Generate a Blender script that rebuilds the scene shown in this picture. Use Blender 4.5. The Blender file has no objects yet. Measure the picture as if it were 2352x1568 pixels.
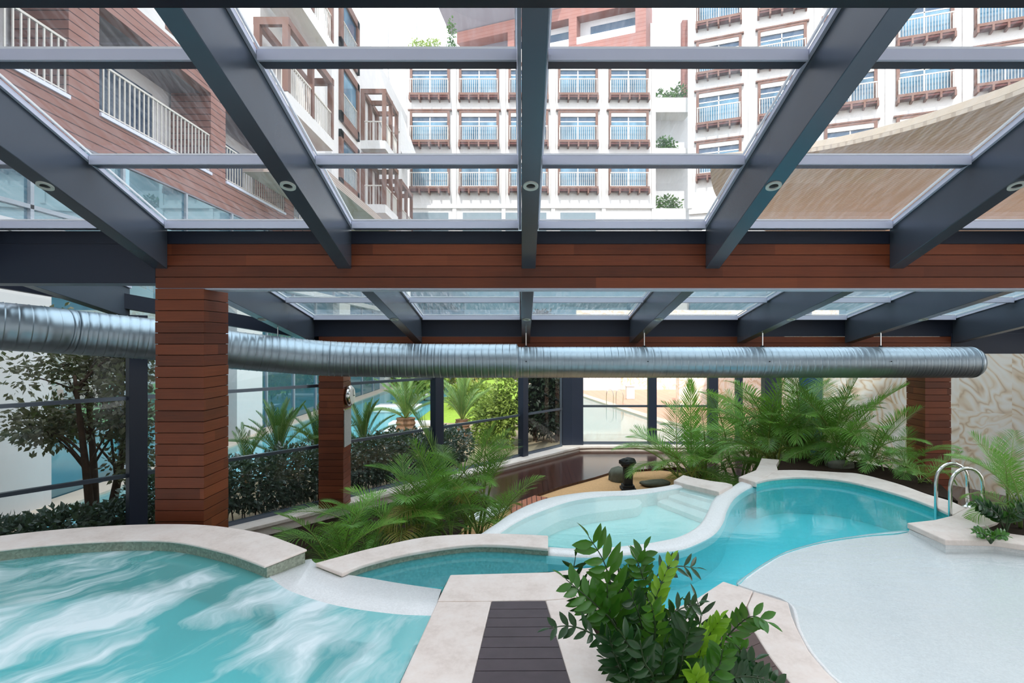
import bpy, bmesh, math, random
from mathutils import Vector, Matrix, Euler
SC = bpy.context.scene
COL = SC.collection
# ------------------------------------------------------------------ camera, sky, sun, exposure
F, CX, CY = 1290.0, 1198.0, 784.0        # focal length and principal point in pixels of the 2352x1568 frame
CZ = 3.94                                # eye height above the indoor floor
cam_d = bpy.data.cameras.new('camera')
cam = bpy.data.objects.new('camera', cam_d); COL.objects.link(cam)
cam.location = (0, 0, CZ); cam.rotation_euler = (math.pi/2, 0, 0)
cam_d.sensor_width = 36.0; cam_d.lens = F/2352*36.0
cam_d.shift_x = -(CX-1176)/2352; cam_d.shift_y = 0.0
cam_d.clip_start = 0.05; cam_d.clip_end = 500
SC.camera = cam
SC.view_settings.view_transform = 'Standard'; SC.view_settings.look = 'None'
SC.view_settings.gamma = 1.0; SC.view_settings.use_curve_mapping = False
SC.view_settings.exposure = 0.22
SKY_STRENGTH, SUN_STRENGTH = 2.7, 2.9
wd = bpy.data.worlds.new('sky'); SC.world = wd; wd.use_nodes = True
nt = wd.node_tree; nt.nodes.clear()
wo = nt.nodes.new('ShaderNodeOutputWorld'); bg = nt.nodes.new('ShaderNodeBackground')
tc = nt.nodes.new('ShaderNodeTexCoord'); sx = nt.nodes.new('ShaderNodeSeparateXYZ')
cr = nt.nodes.new('ShaderNodeValToRGB')
nt.links.new(tc.outputs['Generated'], sx.inputs[0]); nt.links.new(sx.outputs['Z'], cr.inputs[0])
cr.color_ramp.elements[0].position = 0.0; cr.color_ramp.elements[0].color = (0.98, 0.99, 1.0, 1)
cr.color_ramp.elements[1].position = 0.9; cr.color_ramp.elements[1].color = (0.80, 0.90, 1.0, 1)
nt.links.new(cr.outputs[0], bg.inputs[0]); bg.inputs[1].default_value = SKY_STRENGTH
nt.links.new(bg.outputs[0], wo.inputs[0])
sun_d = bpy.data.lights.new('sun', 'SUN'); sun_d.energy = SUN_STRENGTH; sun_d.angle = math.radians(0.6)
sun_d.color = (1.0, 0.95, 0.87)
sun = bpy.data.objects.new('sun', sun_d); COL.objects.link(sun)
sun.location = (-10, -40, 60)
sun.rotation_euler = Vector((0.15, 0.68, -0.72)).to_track_quat('-Z', 'Y').to_euler()
try:
    SC.cycles.use_denoising = True
    SC.cycles.transparent_max_bounces = 40
    SC.cycles.max_bounces = 10; SC.cycles.diffuse_bounces = 4; SC.cycles.glossy_bounces = 4
    SC.cycles.caustics_reflective = False; SC.cycles.caustics_refractive = False
    SC.cycles.sample_clamp_indirect = 6.0
except Exception:
    pass

# ------------------------------------------------------------------ helpers
def W(px, py, d):                         # point seen at a pixel, at distance d along the view axis
    return Vector(((px-CX)/F*d, d, CZ+(CY-py)/F*d))
def G(px, py, h):                         # point seen at a pixel, on the level h below the eye
    d = F*h/(py-CY)
    return Vector(((px-CX)/F*d, d, CZ-h))
def GL(pts, h): return [G(x, y, h) for x, y in pts]

def smooth(pts, n=6, closed=False):       # Catmull-Rom
    P = [Vector(p) for p in pts]; out = []
    m = len(P)
    rng = range(m) if closed else range(m-1)
    for i in rng:
        if closed: a, b, c, d = P[(i-1) % m], P[i], P[(i+1) % m], P[(i+2) % m]
        else: a, b, c, d = P[max(i-1, 0)], P[i], P[i+1], P[min(i+2, m-1)]
        for k in range(n):
            t = k/n
            out.append(0.5*((2*b)+(c-a)*t+(2*a-5*b+4*c-d)*t*t+(3*b-3*c+d-a)*t**3))
    if not closed: out.append(P[-1])
    return out
def resample(P, n):
    L = [0.0]
    for i in range(1, len(P)): L.append(L[-1]+(P[i]-P[i-1]).length)
    out = []; j = 0
    for k in range(n):
        s = L[-1]*k/(n-1)
        while j < len(L)-2 and L[j+1] < s: j += 1
        t = 0 if L[j+1] == L[j] else (s-L[j])/(L[j+1]-L[j])
        out.append(P[j].lerp(P[j+1], min(1, t)))
    return out

class MB:
    def __init__(s): s.v = []; s.f = []; s.mi = []; s.cm = 0
    def add(s, vs, fs):
        o = len(s.v); s.v += [tuple(p) for p in vs]
        for q in fs: s.f.append([o+i for i in q]); s.mi.append(s.cm)
    def box(s, x0, x1, y0, y1, z0, z1):
        s.add([(x0,y0,z0),(x1,y0,z0),(x1,y1,z0),(x0,y1,z0),(x0,y0,z1),(x1,y0,z1),(x1,y1,z1),(x0,y1,z1)],
              [(0,3,2,1),(4,5,6,7),(0,1,5,4),(1,2,6,5),(2,3,7,6),(3,0,4,7)])
        return s
    def bar(s, a, b, w, h, up=(0,0,1)):   # box beam from a to b, width w (sideways), height h (along up)
        a = Vector(a); b = Vector(b); t = (b-a).normalized(); up = Vector(up)
        r = t.cross(up)
        if r.length < 1e-5: r = Vector((1,0,0))
        r.normalize(); u = r.cross(t).normalized()
        vs = []
        for p in (a, b):
            for i, j in ((-1,-1),(1,-1),(1,1),(-1,1)): vs.append(p+r*(i*w/2)+u*(j*h/2))
        s.add(vs, [(0,3,2,1),(4,5,6,7),(0,1,5,4),(1,2,6,5),(2,3,7,6),(3,0,4,7)])
        return s
    def yz(s, x0, x1, pts):               # profile in the y-z plane, extruded in x
        n = len(pts)
        s.add([(x0,y,z) for y,z in pts]+[(x1,y,z) for y,z in pts],
              [tuple(range(n)), tuple(reversed(range(n,2*n)))]+[(i,i+n,(i+1)%n+n,(i+1)%n) for i in range(n)])
        return s
    def prism(s, pts, z0, z1):            # closed loop seen from above
        n = len(pts)
        ar = sum(pts[i][0]*pts[(i+1)%n][1]-pts[(i+1)%n][0]*pts[i][1] for i in range(n))
        if ar < 0: pts = list(reversed(pts))
        s.add([(p[0],p[1],z0) for p in pts]+[(p[0],p[1],z1) for p in pts],
              [tuple(reversed(range(n))), tuple(range(n,2*n))]+[(i,(i+1)%n,(i+1)%n+n,i+n) for i in range(n)])
        return s
    def band(s, A, B, z0, z1, n=40):      # strip between two lines, extruded
        A = resample([Vector(p) for p in A], n); B = resample([Vector(p) for p in B], n)
        vs = []
        for a, b in zip(A, B): vs += [(a[0],a[1],z1),(b[0],b[1],z1),(b[0],b[1],z0),(a[0],a[1],z0)]
        fs = []
        for i in range(n-1):
            o = 4*i; q = o+4
            for k in range(4): fs.append((o+k, q+k, q+(k+1)%4, o+(k+1)%4))
        fs += [(0,1,2,3), tuple(4*(n-1)+k for k in (3,2,1,0))]
        s.add(vs, fs); return s
    def tube(s, pts, r, n=8, caps=True):
        P = [Vector(p) for p in pts]; rs = r if isinstance(r, (list,tuple)) else [r]*len(P)
        prev = None; vs = []; fs = []
        for i, p in enumerate(P):
            t = (P[min(i+1,len(P)-1)]-P[max(i-1,0)])
            if t.length < 1e-9: t = Vector((0,0,1))
            t.normalize()
            if prev is None:
                ref = Vector((0,0,1)) if abs(t.z) < .9 else Vector((1,0,0))
                u = t.cross(ref).normalized()
            else:
                u = (prev-t*prev.dot(t)); u = u.normalized() if u.length > 1e-6 else t.orthogonal().normalized()
            prev = u; w = t.cross(u)
            for k in range(n):
                a = 2*math.pi*k/n
                vs.append(p+(u*math.cos(a)+w*math.sin(a))*rs[i])
        for i in range(len(P)-1):
            for k in range(n):
                fs.append((i*n+k, i*n+(k+1)%n, (i+1)*n+(k+1)%n, (i+1)*n+k))
        if caps: fs += [tuple(reversed(range(n))), tuple((len(P)-1)*n+k for k in range(n))]
        s.add(vs, fs); return s
    def lathe(s, c, prof, n=24, axis='z'):
        vs = []; fs = []
        for r, z in prof:
            for k in range(n):
                a = 2*math.pi*k/n
                q = (r*math.cos(a), r*math.sin(a), z)
                if axis == 'x': q = (z, r*math.cos(a), r*math.sin(a))
                vs.append((c[0]+q[0], c[1]+q[1], c[2]+q[2]))
        for i in range(len(prof)-1):
            for k in range(n): fs.append((i*n+k, i*n+(k+1)%n, (i+1)*n+(k+1)%n, (i+1)*n+k))
        fs += [tuple(reversed(range(n))), tuple((len(prof)-1)*n+k for k in range(n))]
        s.add(vs, fs); return s
    def mesh(s, name, mats, smooth_=False):
        me = bpy.data.meshes.new(name); me.from_pydata(s.v, [], s.f)
        mats = mats if isinstance(mats, (list,tuple)) else [mats]
        for m in mats: me.materials.append(m)
        if any(s.mi): me.polygons.foreach_set('material_index', s.mi)
        bm = bmesh.new(); bm.from_mesh(me); bmesh.ops.recalc_face_normals(bm, faces=bm.faces) if len(bm.faces) < 60000 and not getattr(s,'norecalc',False) else None
        bm.to_mesh(me); bm.free()
        if smooth_: me.polygons.foreach_set('use_smooth', [True]*len(me.polygons))
        me.update(); return me
    def build(s, name, mats, parent=None, smooth_=False, bevel=0, loc=None):
        o = bpy.data.objects.new(name, s.mesh(name, mats, smooth_)); COL.objects.link(o)
        if parent is not None: o.parent = parent
        if loc is not None: o.location = loc
        if bevel:
            b = o.modifiers.new('bevel', 'BEVEL'); b.width = bevel; b.segments = 2; b.limit_method = 'ANGLE'; b.angle_limit = math.radians(40)
        return o
def tag(o, label=None, cat=None, group=None, kind=None):
    if label: o['label'] = label
    if cat: o['category'] = cat
    if group: o['group'] = group
    if kind: o['kind'] = kind
    return o
def thing(name, label, cat, loc=(0,0,0), group=None, rz=0):
    o = bpy.data.objects.new(name, None); COL.objects.link(o); o.location = loc; o.rotation_euler = (0,0,rz)
    o.empty_display_size = .2
    return tag(o, label, cat, group)
def inst(me, name, parent, loc=(0,0,0), rot=(0,0,0), sc=1.0):
    o = bpy.data.objects.new(name, me); COL.objects.link(o); o.parent = parent
    o.location = loc; o.rotation_euler = rot
    o.scale = (sc,sc,sc) if not isinstance(sc, (tuple,list)) else sc
    return o
def ordinal(i): return ['first','second','third','fourth','fifth','sixth','seventh','eighth','ninth','tenth'][i]

# ------------------------------------------------------------------ materials
class N:                                   # tiny node-graph helper
    def __init__(s, name):
        s.m = bpy.data.materials.new(name); s.m.use_nodes = True; s.t = s.m.node_tree; s.t.nodes.clear()
        s.out = s.t.nodes.new('ShaderNodeOutputMaterial')
    def n(s, typ, **kw):
        nd = s.t.nodes.new(typ)
        for k, v in kw.items():
            if hasattr(nd, k): setattr(nd, k, v)
        return nd
    def l(s, a, b): s.t.links.new(a, b)
    def val(s, sock, v):
        if hasattr(v, 'is_linked') or hasattr(v, 'links'): s.l(v, sock)
        else: sock.default_value = v if not (isinstance(v, tuple) and len(v) == 3 and sock.type == 'RGBA') else (*v, 1)
    def pos(s): return s.n('ShaderNodeNewGeometry').outputs['Position']
    def mapping(s, vec, scale=(1,1,1), rot=(0,0,0), loc=(0,0,0)):
        mp = s.n('ShaderNodeMapping'); s.l(vec, mp.inputs[0]); mp.inputs['Scale'].default_value = scale
        mp.inputs['Rotation'].default_value = rot; mp.inputs['Location'].default_value = loc
        return mp.outputs[0]
    def noise(s, vec, scale, detail=4, rough=.55, dist=0, out='Fac'):
        nd = s.n('ShaderNodeTexNoise'); s.l(vec, nd.inputs['Vector']); nd.inputs['Scale'].default_value = scale
        nd.inputs['Detail'].default_value = detail; nd.inputs['Roughness'].default_value = rough; nd.inputs['Distortion'].default_value = dist
        return nd.outputs[out]
    def math(s, op, a, b=0.0, c=None, clamp=False):
        nd = s.n('ShaderNodeMath', operation=op, use_clamp=clamp)
        s.val(nd.inputs[0], a); s.val(nd.inputs[1], b)
        if c is not None: s.val(nd.inputs[2], c)
        return nd.outputs[0]
    def ramp(s, fac, stops):
        r = s.n('ShaderNodeValToRGB'); s.l(fac, r.inputs[0]); e = r.color_ramp.elements
        while len(e) < len(stops): e.new(.5)
        for el, (p, c) in zip(e, stops): el.position = p; el.color = (*c, 1) if len(c) == 3 else c
        return r.outputs[0]
    def mix(s, fac, a, b, mode='MIX'):
        nd = s.n('ShaderNodeMix', data_type='RGBA', blend_type=mode)
        s.val(nd.inputs[0], fac); s.val(nd.inputs[6], a); s.val(nd.inputs[7], b)
        return nd.outputs[2]
    def bump(s, h, strength=.3, dist=.02):
        nd = s.n('ShaderNodeBump'); s.l(h, nd.inputs['Height']); nd.inputs['Strength'].default_value = strength; nd.inputs['Distance'].default_value = dist
        return nd.outputs[0]
    def pbsdf(s, col, rough=.5, metal=0, spec=.5, normal=None, coat=0):
        p = s.n('ShaderNodeBsdfPrincipled'); s.val(p.inputs['Base Color'], col); s.val(p.inputs['Roughness'], rough)
        s.val(p.inputs['Metallic'], metal); p.inputs['Specular IOR Level'].default_value = spec
        p.inputs['Coat Weight'].default_value = coat; p.inputs['Coat Roughness'].default_value = .12
        if normal is not None: s.l(normal, p.inputs['Normal'])
        return p.outputs[0]
    def done(s, sh): s.l(sh, s.out.inputs[0]); return s.m
    def facing(s):
        lw = s.n('ShaderNodeLayerWeight'); lw.inputs['Blend'].default_value = .5
        return lw.outputs['Facing']
    def mixsh(s, fac, a, b):
        nd = s.n('ShaderNodeMixShader'); s.val(nd.inputs[0], fac); s.l(a, nd.inputs[1]); s.l(b, nd.inputs[2]); return nd.outputs[0]

def plain(name, col, rough=.5, metal=0, spec=.5, nz=0, amt=.25, bump=0, coat=0):
    g = N(name); c = col; nm = None
    if nz:
        f = g.noise(g.pos(), nz, 5)
        c = g.mix(f, tuple(x*(1-amt) for x in col), tuple(min(1, x*(1+amt)) for x in col))
        if bump: nm = g.bump(f, bump, .01)
    return g.done(g.pbsdf(c, rough, metal, spec, nm, coat))

def wood_boards(name, cols, rough=.42, zpitch=.1435, spec=.4):
    g = N(name); p = g.pos()
    sp = g.n('ShaderNodeSeparateXYZ'); g.l(p, sp.inputs[0])
    row = g.math('FLOOR', g.math('DIVIDE', g.math('SUBTRACT', sp.outputs['Z'], CZ+.684), zpitch))
    seg = g.math('FLOOR', g.math('ADD', g.math('DIVIDE', g.math('ADD', sp.outputs['X'], g.math('MULTIPLY', sp.outputs['Y'], 1.3)), 2.6), g.math('MULTIPLY', row, .37)))
    cb = g.n('ShaderNodeCombineXYZ'); g.l(row, cb.inputs[0]); g.l(seg, cb.inputs[1])
    wn = g.n('ShaderNodeTexWhiteNoise', noise_dimensions='3D'); g.l(cb.outputs[0], wn.inputs['Vector'])
    gr = g.noise(g.mapping(p, (1.2, 1.2, 34)), 1.6, 6, .6)
    bl = g.noise(p, 1.3, 3)
    f = g.math('ADD', g.math('MULTIPLY', wn.outputs['Value'], .36), g.math('ADD', g.math('MULTIPLY', gr, .42), g.math('MULTIPLY', bl, .42)))
    c = g.ramp(g.math('SUBTRACT', f, .1), [(0.15, cols[0]), (0.5, cols[1]), (.85, cols[2])])
    return g.done(g.pbsdf(c, g.math('ADD', g.math('MULTIPLY', bl, .25), rough-.12), 0, spec, g.bump(gr, .12, .004)))

m_steel = plain('dark_steel_paint', (.105, .128, .165), .27, .5, .5, 1.2, .12)
m_steel_dk = plain('navy_steel_paint', (.020, .026, .045), .42, .05, .4, 1.2, .1)
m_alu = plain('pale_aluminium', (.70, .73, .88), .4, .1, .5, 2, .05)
m_bead = plain('white_gasket', (.85, .86, .88), .45)
m_wood = wood_boards('stained_wood_cladding', [(.066, .016, .006), (.165, .038, .0135), (.27, .068, .024)])
m_woodcore = plain('dark_board_gap', (.025, .008, .005), .8)
m_wooddk = wood_boards('shaded_red_wood', [(.10, .022, .010), (.235, .052, .022), (.37, .095, .042)])
m_stone = None
def stone():
    g = N('beige_limestone'); p = g.pos()
    a = g.noise(p, 3.2, 6, .6); b = g.noise(p, 26, 3, .6)
    c = g.ramp(g.math('ADD', g.math('MULTIPLY', a, .7), g.math('MULTIPLY', b, .3)), [(.3, (.68, .56, .49)), (.5, (.82, .70, .63)), (.72, (.88, .79, .73))])
    return g.done(g.pbsdf(c, .5, 0, .4, g.bump(b, .08, .004)))
m_stone = stone()
def white_mosaic(name, c0, c1, sc=60, rough=.35):
    g = N(name); p = g.pos()
    v = g.n('ShaderNodeTexVoronoi'); g.l(p, v.inputs['Vector']); v.inputs['Scale'].default_value = sc
    a = g.noise(p, 2.0, 3)
    wn = g.n('ShaderNodeTexWhiteNoise'); g.l(v.outputs['Color'], wn.inputs['Vector'])
    c = g.mix(g.math('ADD', g.math('MULTIPLY', wn.outputs['Value'], .6), g.math('MULTIPLY', a, .4)), c0, c1)
    return g.done(g.pbsdf(c, rough, 0, .5, g.bump(v.outputs['Distance'], .12, .004)))
m_white = white_mosaic('white_pebble_mosaic', (.76, .75, .74), (.93, .92, .91), 75)
m_green_mosaic = white_mosaic('olive_green_mosaic', (.17, .20, .15), (.40, .43, .34), 45)
m_tile_deep = white_mosaic('turquoise_mosaic', (.10, .56, .60), (.16, .68, .72), 40)
m_tile_floor = white_mosaic('bright_cyan_mosaic', (.20, .86, .94), (.30, .95, .98), 40)
m_tile_lagwall = white_mosaic('sea_green_mosaic', (.24, .62, .57), (.34, .74, .68), 40)
m_tile_pool2 = white_mosaic('grey_green_mosaic', (.30, .46, .43), (.36, .54, .50), 20)
m_tile_mid = white_mosaic('teal_mosaic', (.07, .52, .50), (.13, .66, .62), 40)
m_tile_pale = white_mosaic('pale_aqua_mosaic', (.52, .84, .82), (.64, .93, .90), 40)
m_tile_spa = white_mosaic('aqua_spa_mosaic', (.26, .80, .82), (.34, .90, .92), 40)
m_tile_out = white_mosaic('outdoor_cyan_mosaic', (.25, .68, .78), (.32, .78, .86), 20)

def marble():
    g = N('swirled_cream_marble'); p = g.pos()
    # book-matched slabs: per-slab offset so the swirls break at the joints
    sp = g.n('ShaderNodeSeparateXYZ'); g.l(p, sp.inputs[0])
    u = g.math('ADD', g.math('MULTIPLY', sp.outputs['X'], .46), g.math('MULTIPLY', sp.outputs['Y'], -.89))
    cu = g.math('FLOOR', g.math('DIVIDE', u, 1.15)); cv = g.math('FLOOR', g.math('DIVIDE', sp.outputs['Z'], 2.1))
    cb = g.n('ShaderNodeCombineXYZ'); g.l(cu, cb.inputs[0]); g.l(cv, cb.inputs[1])
    wn = g.n('ShaderNodeTexWhiteNoise'); g.l(cb.outputs[0], wn.inputs['Vector'])
    off = g.n('ShaderNodeVectorMath', operation='MULTIPLY_ADD'); g.l(wn.outputs['Color'], off.inputs[0]); off.inputs[1].default_value = (3,3,3); g.l(p, off.inputs[2])
    wv = g.n('ShaderNodeTexNoise'); g.l(off.outputs[0], wv.inputs['Vector']); wv.inputs['Scale'].default_value = .62; wv.inputs['Detail'].default_value = 2.5; wv.inputs['Roughness'].default_value = .42; wv.inputs['Distortion'].default_value = 1.3
    rings = g.math('PINGPONG', g.math('MULTIPLY', wv.outputs['Fac'], 23.0), 1.0)
    fade = g.noise(off.outputs[0], 1.1, 2)
    rings = g.math('ADD', rings, g.math('MULTIPLY', g.math('SUBTRACT', fade, .50, clamp=True), 2.4), clamp=True)
    big = g.noise(off.outputs[0], .8, 3, .5, 1.2)
    c = g.ramp(rings, [(0, (.52, .30, .13)), (.16, (.74, .51, .31)), (.40, (.90, .74, .58)), (.7, (.96, .86, .77)), (1.0, (.98, .92, .86))])
    c2 = g.ramp(big, [(.35, (.97, .90, .84)), (.55, (.93, .80, .67)), (.72, (.78, .54, .31))])
    return g.done(g.pbsdf(g.mix(.35, c, c2), .32, 0, .4))
m_marble = marble()
m_plaster = plain('white_plaster', (.68, .675, .665), .8, 0, .2, .6, .05)
m_plaster_sh = plain('grey_white_render', (.66, .66, .67), .85, 0, .2, .5, .06)
def lined(name, c0, c1, pitch, axis='Z', gap=(.05,.03,.03), rough=.6, w=.08, nz=1.5):
    g = N(name); p = g.pos(); sp = g.n('ShaderNodeSeparateXYZ'); g.l(p, sp.inputs[0])
    fr = g.math('FRACT', g.math('DIVIDE', sp.outputs[axis], pitch))
    ln = g.math('LESS_THAN', fr, w)
    row = g.math('FLOOR', g.math('DIVIDE', sp.outputs[axis], pitch))
    wn = g.n('ShaderNodeTexWhiteNoise', noise_dimensions='1D'); g.l(row, wn.inputs['W'])
    f = g.math('ADD', g.math('MULTIPLY', g.noise(p, nz, 4), .7), g.math('MULTIPLY', wn.outputs['Value'], .3))
    c = g.mix(ln, g.mix(f, c0, c1), gap)
    return g.done(g.pbsdf(c, rough, 0, .3))
m_brick = lined('red_brown_cladding_boards', (.22, .105, .085), (.34, .17, .14), .24, 'Z', (.05, .02, .02), .6, .12)
m_brick_far = lined('sunlit_red_cladding', (.26, .12, .10), (.36, .18, .15), .4, 'Z', (.26, .10, .08), .7, .12)
m_frame = plain('warm_brown_timber', (.17, .085, .062), .55, 0, .3, 1.5, .25)
m_frame_dk = plain('dark_red_timber', (.10, .028, .024), .6, 0, .3, 3, .3)
m_rail = plain('cream_painted_railing', (.60, .57, .52), .5)
m_blind = plain('white_roller_blind', (.86, .85, .83), .7)
def bluepane():
    g = N('blue_reflective_glazing'); p = g.pos()
    f = g.noise(g.mapping(p, (1, 1, .35)), .5, 3)
    c = g.ramp(f, [(.35, (.03, .09, .15)), (.6, (.11, .25, .36)), (.8, (.34, .48, .57))])
    return g.done(g.pbsdf(c, .08, .0, .7))
m_bluepane = bluepane()
m_navy = plain('navy_glass_and_blind_shadow', (.03, .07, .13), .15, 0, .6)
def mirror_glass():
    g = N('blue_curtain_glazing')
    d = g.pbsdf((.02, .11, .16), .2, 0, .5)
    gl = g.n('ShaderNodeBsdfGlossy'); gl.inputs['Color'].default_value = (.55, .80, .88, 1); gl.inputs['Roughness'].default_value = .015
    return g.done(g.mixsh(.26, d, gl.outputs[0]))
m_mirror = mirror_glass()
def glass(name, tint, refl=.06, dirt=0.0, dirtcol=(.8,.8,.82)):
    g = N(name)
    tr = g.n('ShaderNodeBsdfTransparent'); tr.inputs[0].default_value = (*tint, 1)
    gl = g.n('ShaderNodeBsdfGlossy'); gl.inputs['Roughness'].default_value = .01; gl.inputs['Color'].default_value = (.95, .97, 1, 1)
    fz = g.math('ADD', g.math('MULTIPLY', g.math('POWER', g.facing(), 4.5), .85), refl, clamp=True)
    sh = g.mixsh(fz, tr.outputs[0], gl.outputs[0])
    if dirt:
        p = g.pos()
        st = g.noise(g.mapping(p, (14, 1.6, 3), (0, 0, .5)), 1.5, 5, .7)
        bl = g.noise(p, .5, 2)
        f = g.math('MULTIPLY', g.math('MULTIPLY', g.math('SUBTRACT', st, .42, clamp=True), 3.0), g.math('MULTIPLY', bl, dirt*2), clamp=True)
        f = g.math('ADD', f, dirt*.22)
        df = g.n('ShaderNodeBsdfDiffuse'); df.inputs[0].default_value = (*dirtcol, 1)
        tl = g.n('ShaderNodeBsdfTranslucent'); tl.inputs[0].default_value = (*dirtcol, 1)
        sh = g.mixsh(f, sh, g.mixsh(.6, df.outputs[0], tl.outputs[0]))
    return g.done(sh)
m_glass_roof = glass('dusty_roof_glass', (.93, .94, .96), .03, .16)
m_glass_low = glass('lower_roof_glass', (.82, .90, .90), .06, .30)
m_glass_wall = glass('clear_wall_glass', (.94, .955, .965), .025, .02)
def water(name, tint, bump=.12, bscale=2.6, foam=None, refl=.02, dist=.02, haze=0.0, hazecol=(.5,.8,.8)):
    g = N(name); p = g.pos()
    h = g.noise(g.mapping(p, (1, 2.2, 1)), bscale, 4, .55, .6)
    nm = g.bump(h, bump, dist)
    tr = g.n('ShaderNodeBsdfTransparent'); tr.inputs[0].default_value = (*tint, 1)
    gl = g.n('ShaderNodeBsdfGlossy'); gl.inputs['Roughness'].default_value = .06; g.l(nm, gl.inputs['Normal'])
    fz = g.math('ADD', g.math('MULTIPLY', g.math('POWER', g.facing(), 4.0), .75), refl, clamp=True)
    sh = tr.outputs[0]
    if haze:
        df = g.n('ShaderNodeBsdfDiffuse'); df.inputs[0].default_value = (*hazecol, 1)
        sh = g.mixsh(haze, sh, df.outputs[0])
    sh = g.mixsh(fz, sh, gl.outputs[0])
    if foam:
        fo = foam(g, p)
        df = g.n('ShaderNodeBsdfDiffuse'); df.inputs[0].default_value = (.86, .93, .95, 1)
        sh = g.mixsh(fo, sh, df.outputs[0])
    return g.done(sh)
def spa_foam(g, p):
    q = g.mapping(p, (1, 1, 1), (0, 0, math.radians(-66)))
    wob = g.n('ShaderNodeTexNoise'); g.l(p, wob.inputs['Vector']); wob.inputs['Scale'].default_value = .7; wob.inputs['Detail'].default_value = 3
    add = g.n('ShaderNodeVectorMath', operation='MULTIPLY_ADD'); g.l(wob.outputs['Color'], add.inputs[0]); add.inputs[1].default_value = (1.5,1.5,0); g.l(q, add.inputs[2])
    a = g.noise(g.mapping(add.outputs[0], (.5, 1.35, 1)), .95, 5, .5, .8)
    b = g.noise(g.mapping(add.outputs[0], (2.0, 8.0, 1)), 1.6, 4, .6)
    c = g.noise(p, .45, 2)
    s = g.math('ADD', a, g.math('ADD', g.math('MULTIPLY', g.math('SUBTRACT', b, .5), .22), g.math('MULTIPLY', g.math('SUBTRACT', c, .5), .35)))
    return g.math('MULTIPLY', g.ramp(s, [(.47, (0,0,0)), (.57, (.38,.38,.38)), (.68, (.95,.95,.95))]), .92)
m_w_spa = water('frothing_spa_water', (.74, .97, .97), .22, 3.0, spa_foam, haze=.42, hazecol=(.22,.72,.74))
m_w_deep = water('turquoise_pool_water', (.74, .97, .98), .10, 1.6, haze=.30, hazecol=(.09,.64,.74))
m_w_lag = water('pale_lagoon_water', (.86, .99, .98), .12, 2.0, haze=.22, hazecol=(.50,.86,.86))
m_w_beach = water('milky_shallow_water', (.965, .992, .994), .45, 3.6, haze=.10, hazecol=(.86,.94,.96))
m_w_out = water('outdoor_pool_water', (.80, .96, .97), .06, 1.5, haze=.3, hazecol=(.30,.70,.74))
m_w_out2 = water('pale_outdoor_water', (.85, .93, .91), .06, 1.5, haze=.5, hazecol=(.40,.50,.47))
def galv():
    g = N('galvanised_steel'); p = g.pos()
    v = g.n('ShaderNodeTexVoronoi'); g.l(p, v.inputs['Vector']); v.inputs['Scale'].default_value = 34
    f = g.noise(p, 3, 4)
    c = g.mix(f, (.30, .37, .43), (.48, .55, .61))
    r = g.math('ADD', .29, g.math('MULTIPLY', f, .2))
    return g.done(g.pbsdf(c, r, .82, .5))
m_galv = galv()
m_chrome = plain('brushed_stainless', (.72, .72, .70), .18, 1.0)
m_deck = lined('wet_dark_decking', (.040, .016, .012), (.085, .034, .024), .14, 'X', (.008, .004, .003), .16, .06)
m_path = plain('dark_stained_path_board', (.072, .052, .060), .45, 0, .4, 9, .35)
m_path_red = plain('brown_stained_path_board', (.12, .075, .068), .38, 0, .4, 9, .35)
m_edge = lined('sunlit_edge_boards', (.42, .14, .08), (.55, .2, .12), .12, 'X', (.04, .015, .01), .4, .14)  # edge boards with the sunlit stripe put into their red
m_sand = plain('orange_sand', (.62, .36, .18), .95, 0, .1, 18, .25, .4)
m_soil = plain('dark_bark_soil', (.030, .018, .012), .95, 0, .1, 22, .6, .8)
m_black = plain('black_cast_stone', (.014, .015, .018), .6, 0, .4, 16, .4, .5)
m_rock = plain('mossy_grey_rock', (.13, .13, .10), .9, 0, .2, 6, .5, .8)
m_ceramic = plain('white_enamel', (.8, .8, .78), .3)
m_sign = plain('grey_notice_print', (.42, .43, .42), .5, 0, .3, 40, .3)
m_lampwhite = plain('downlight_ring_white', (.62, .66, .62), .4)
m_canopy = lined('ribbed_tan_canopy', (.48, .40, .32), (.58, .50, .41), .16, 'X', (.42, .35, .28), .8, .3)
m_rib = lined('ribbed_brown_fascia', (.40, .33, .29), (.47, .39, .34), .1, 'Z', (.22, .17, .15), .8, .25)
m_paving = plain('beige_paving', (.62, .53, .43), .8, 0, .2, 2, .12)
m_terra = lined('terracotta_deck', (.62, .33, .23), (.70, .40, .29), .5, 'X', (.50, .26, .18), .8, .04)
m_earth = plain('dry_garden_earth', (.33, .27, .18), .95, 0, .1, 3, .3)
m_lawn = plain('bright_lawn', (.28, .42, .06), .9, 0, .1, 8, .35, .6)
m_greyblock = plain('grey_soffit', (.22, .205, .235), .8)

def leaf(name, c0, c1, rough=.42, trans=.25, sc=3.0, spec=.4):
    g = N(name); p = g.pos()
    oi = g.n('ShaderNodeObjectInfo')
    f = g.math('ADD', g.math('MULTIPLY', g.noise(p, sc, 3), .75), g.math('MULTIPLY', oi.outputs['Random'], .35))
    c = g.mix(f, c0, c1)
    b = g.pbsdf(c, rough, 0, spec)
    tl = g.n('ShaderNodeBsdfTranslucent'); g.l(g.mix(.5, c, (.35, .6, .08)), tl.inputs[0])
    return g.done(g.mixsh(trans, b, tl.outputs[0]))
m_palm = leaf('areca_green', (.022, .105, .018), (.25, .52, .085), .36, .28)
m_palm_y = leaf('young_palm_green', (.14, .38, .04), (.30, .58, .09), .4, .35)
m_palm_old = leaf('ochre_palm_leaf', (.22, .22, .05), (.38, .28, .06), .5, .25)
m_cane = plain('green_palm_cane', (.13, .19, .05), .5, 0, .4, 6, .3)
m_rachis = plain('palm_rachis', (.24, .33, .08), .45)
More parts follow.
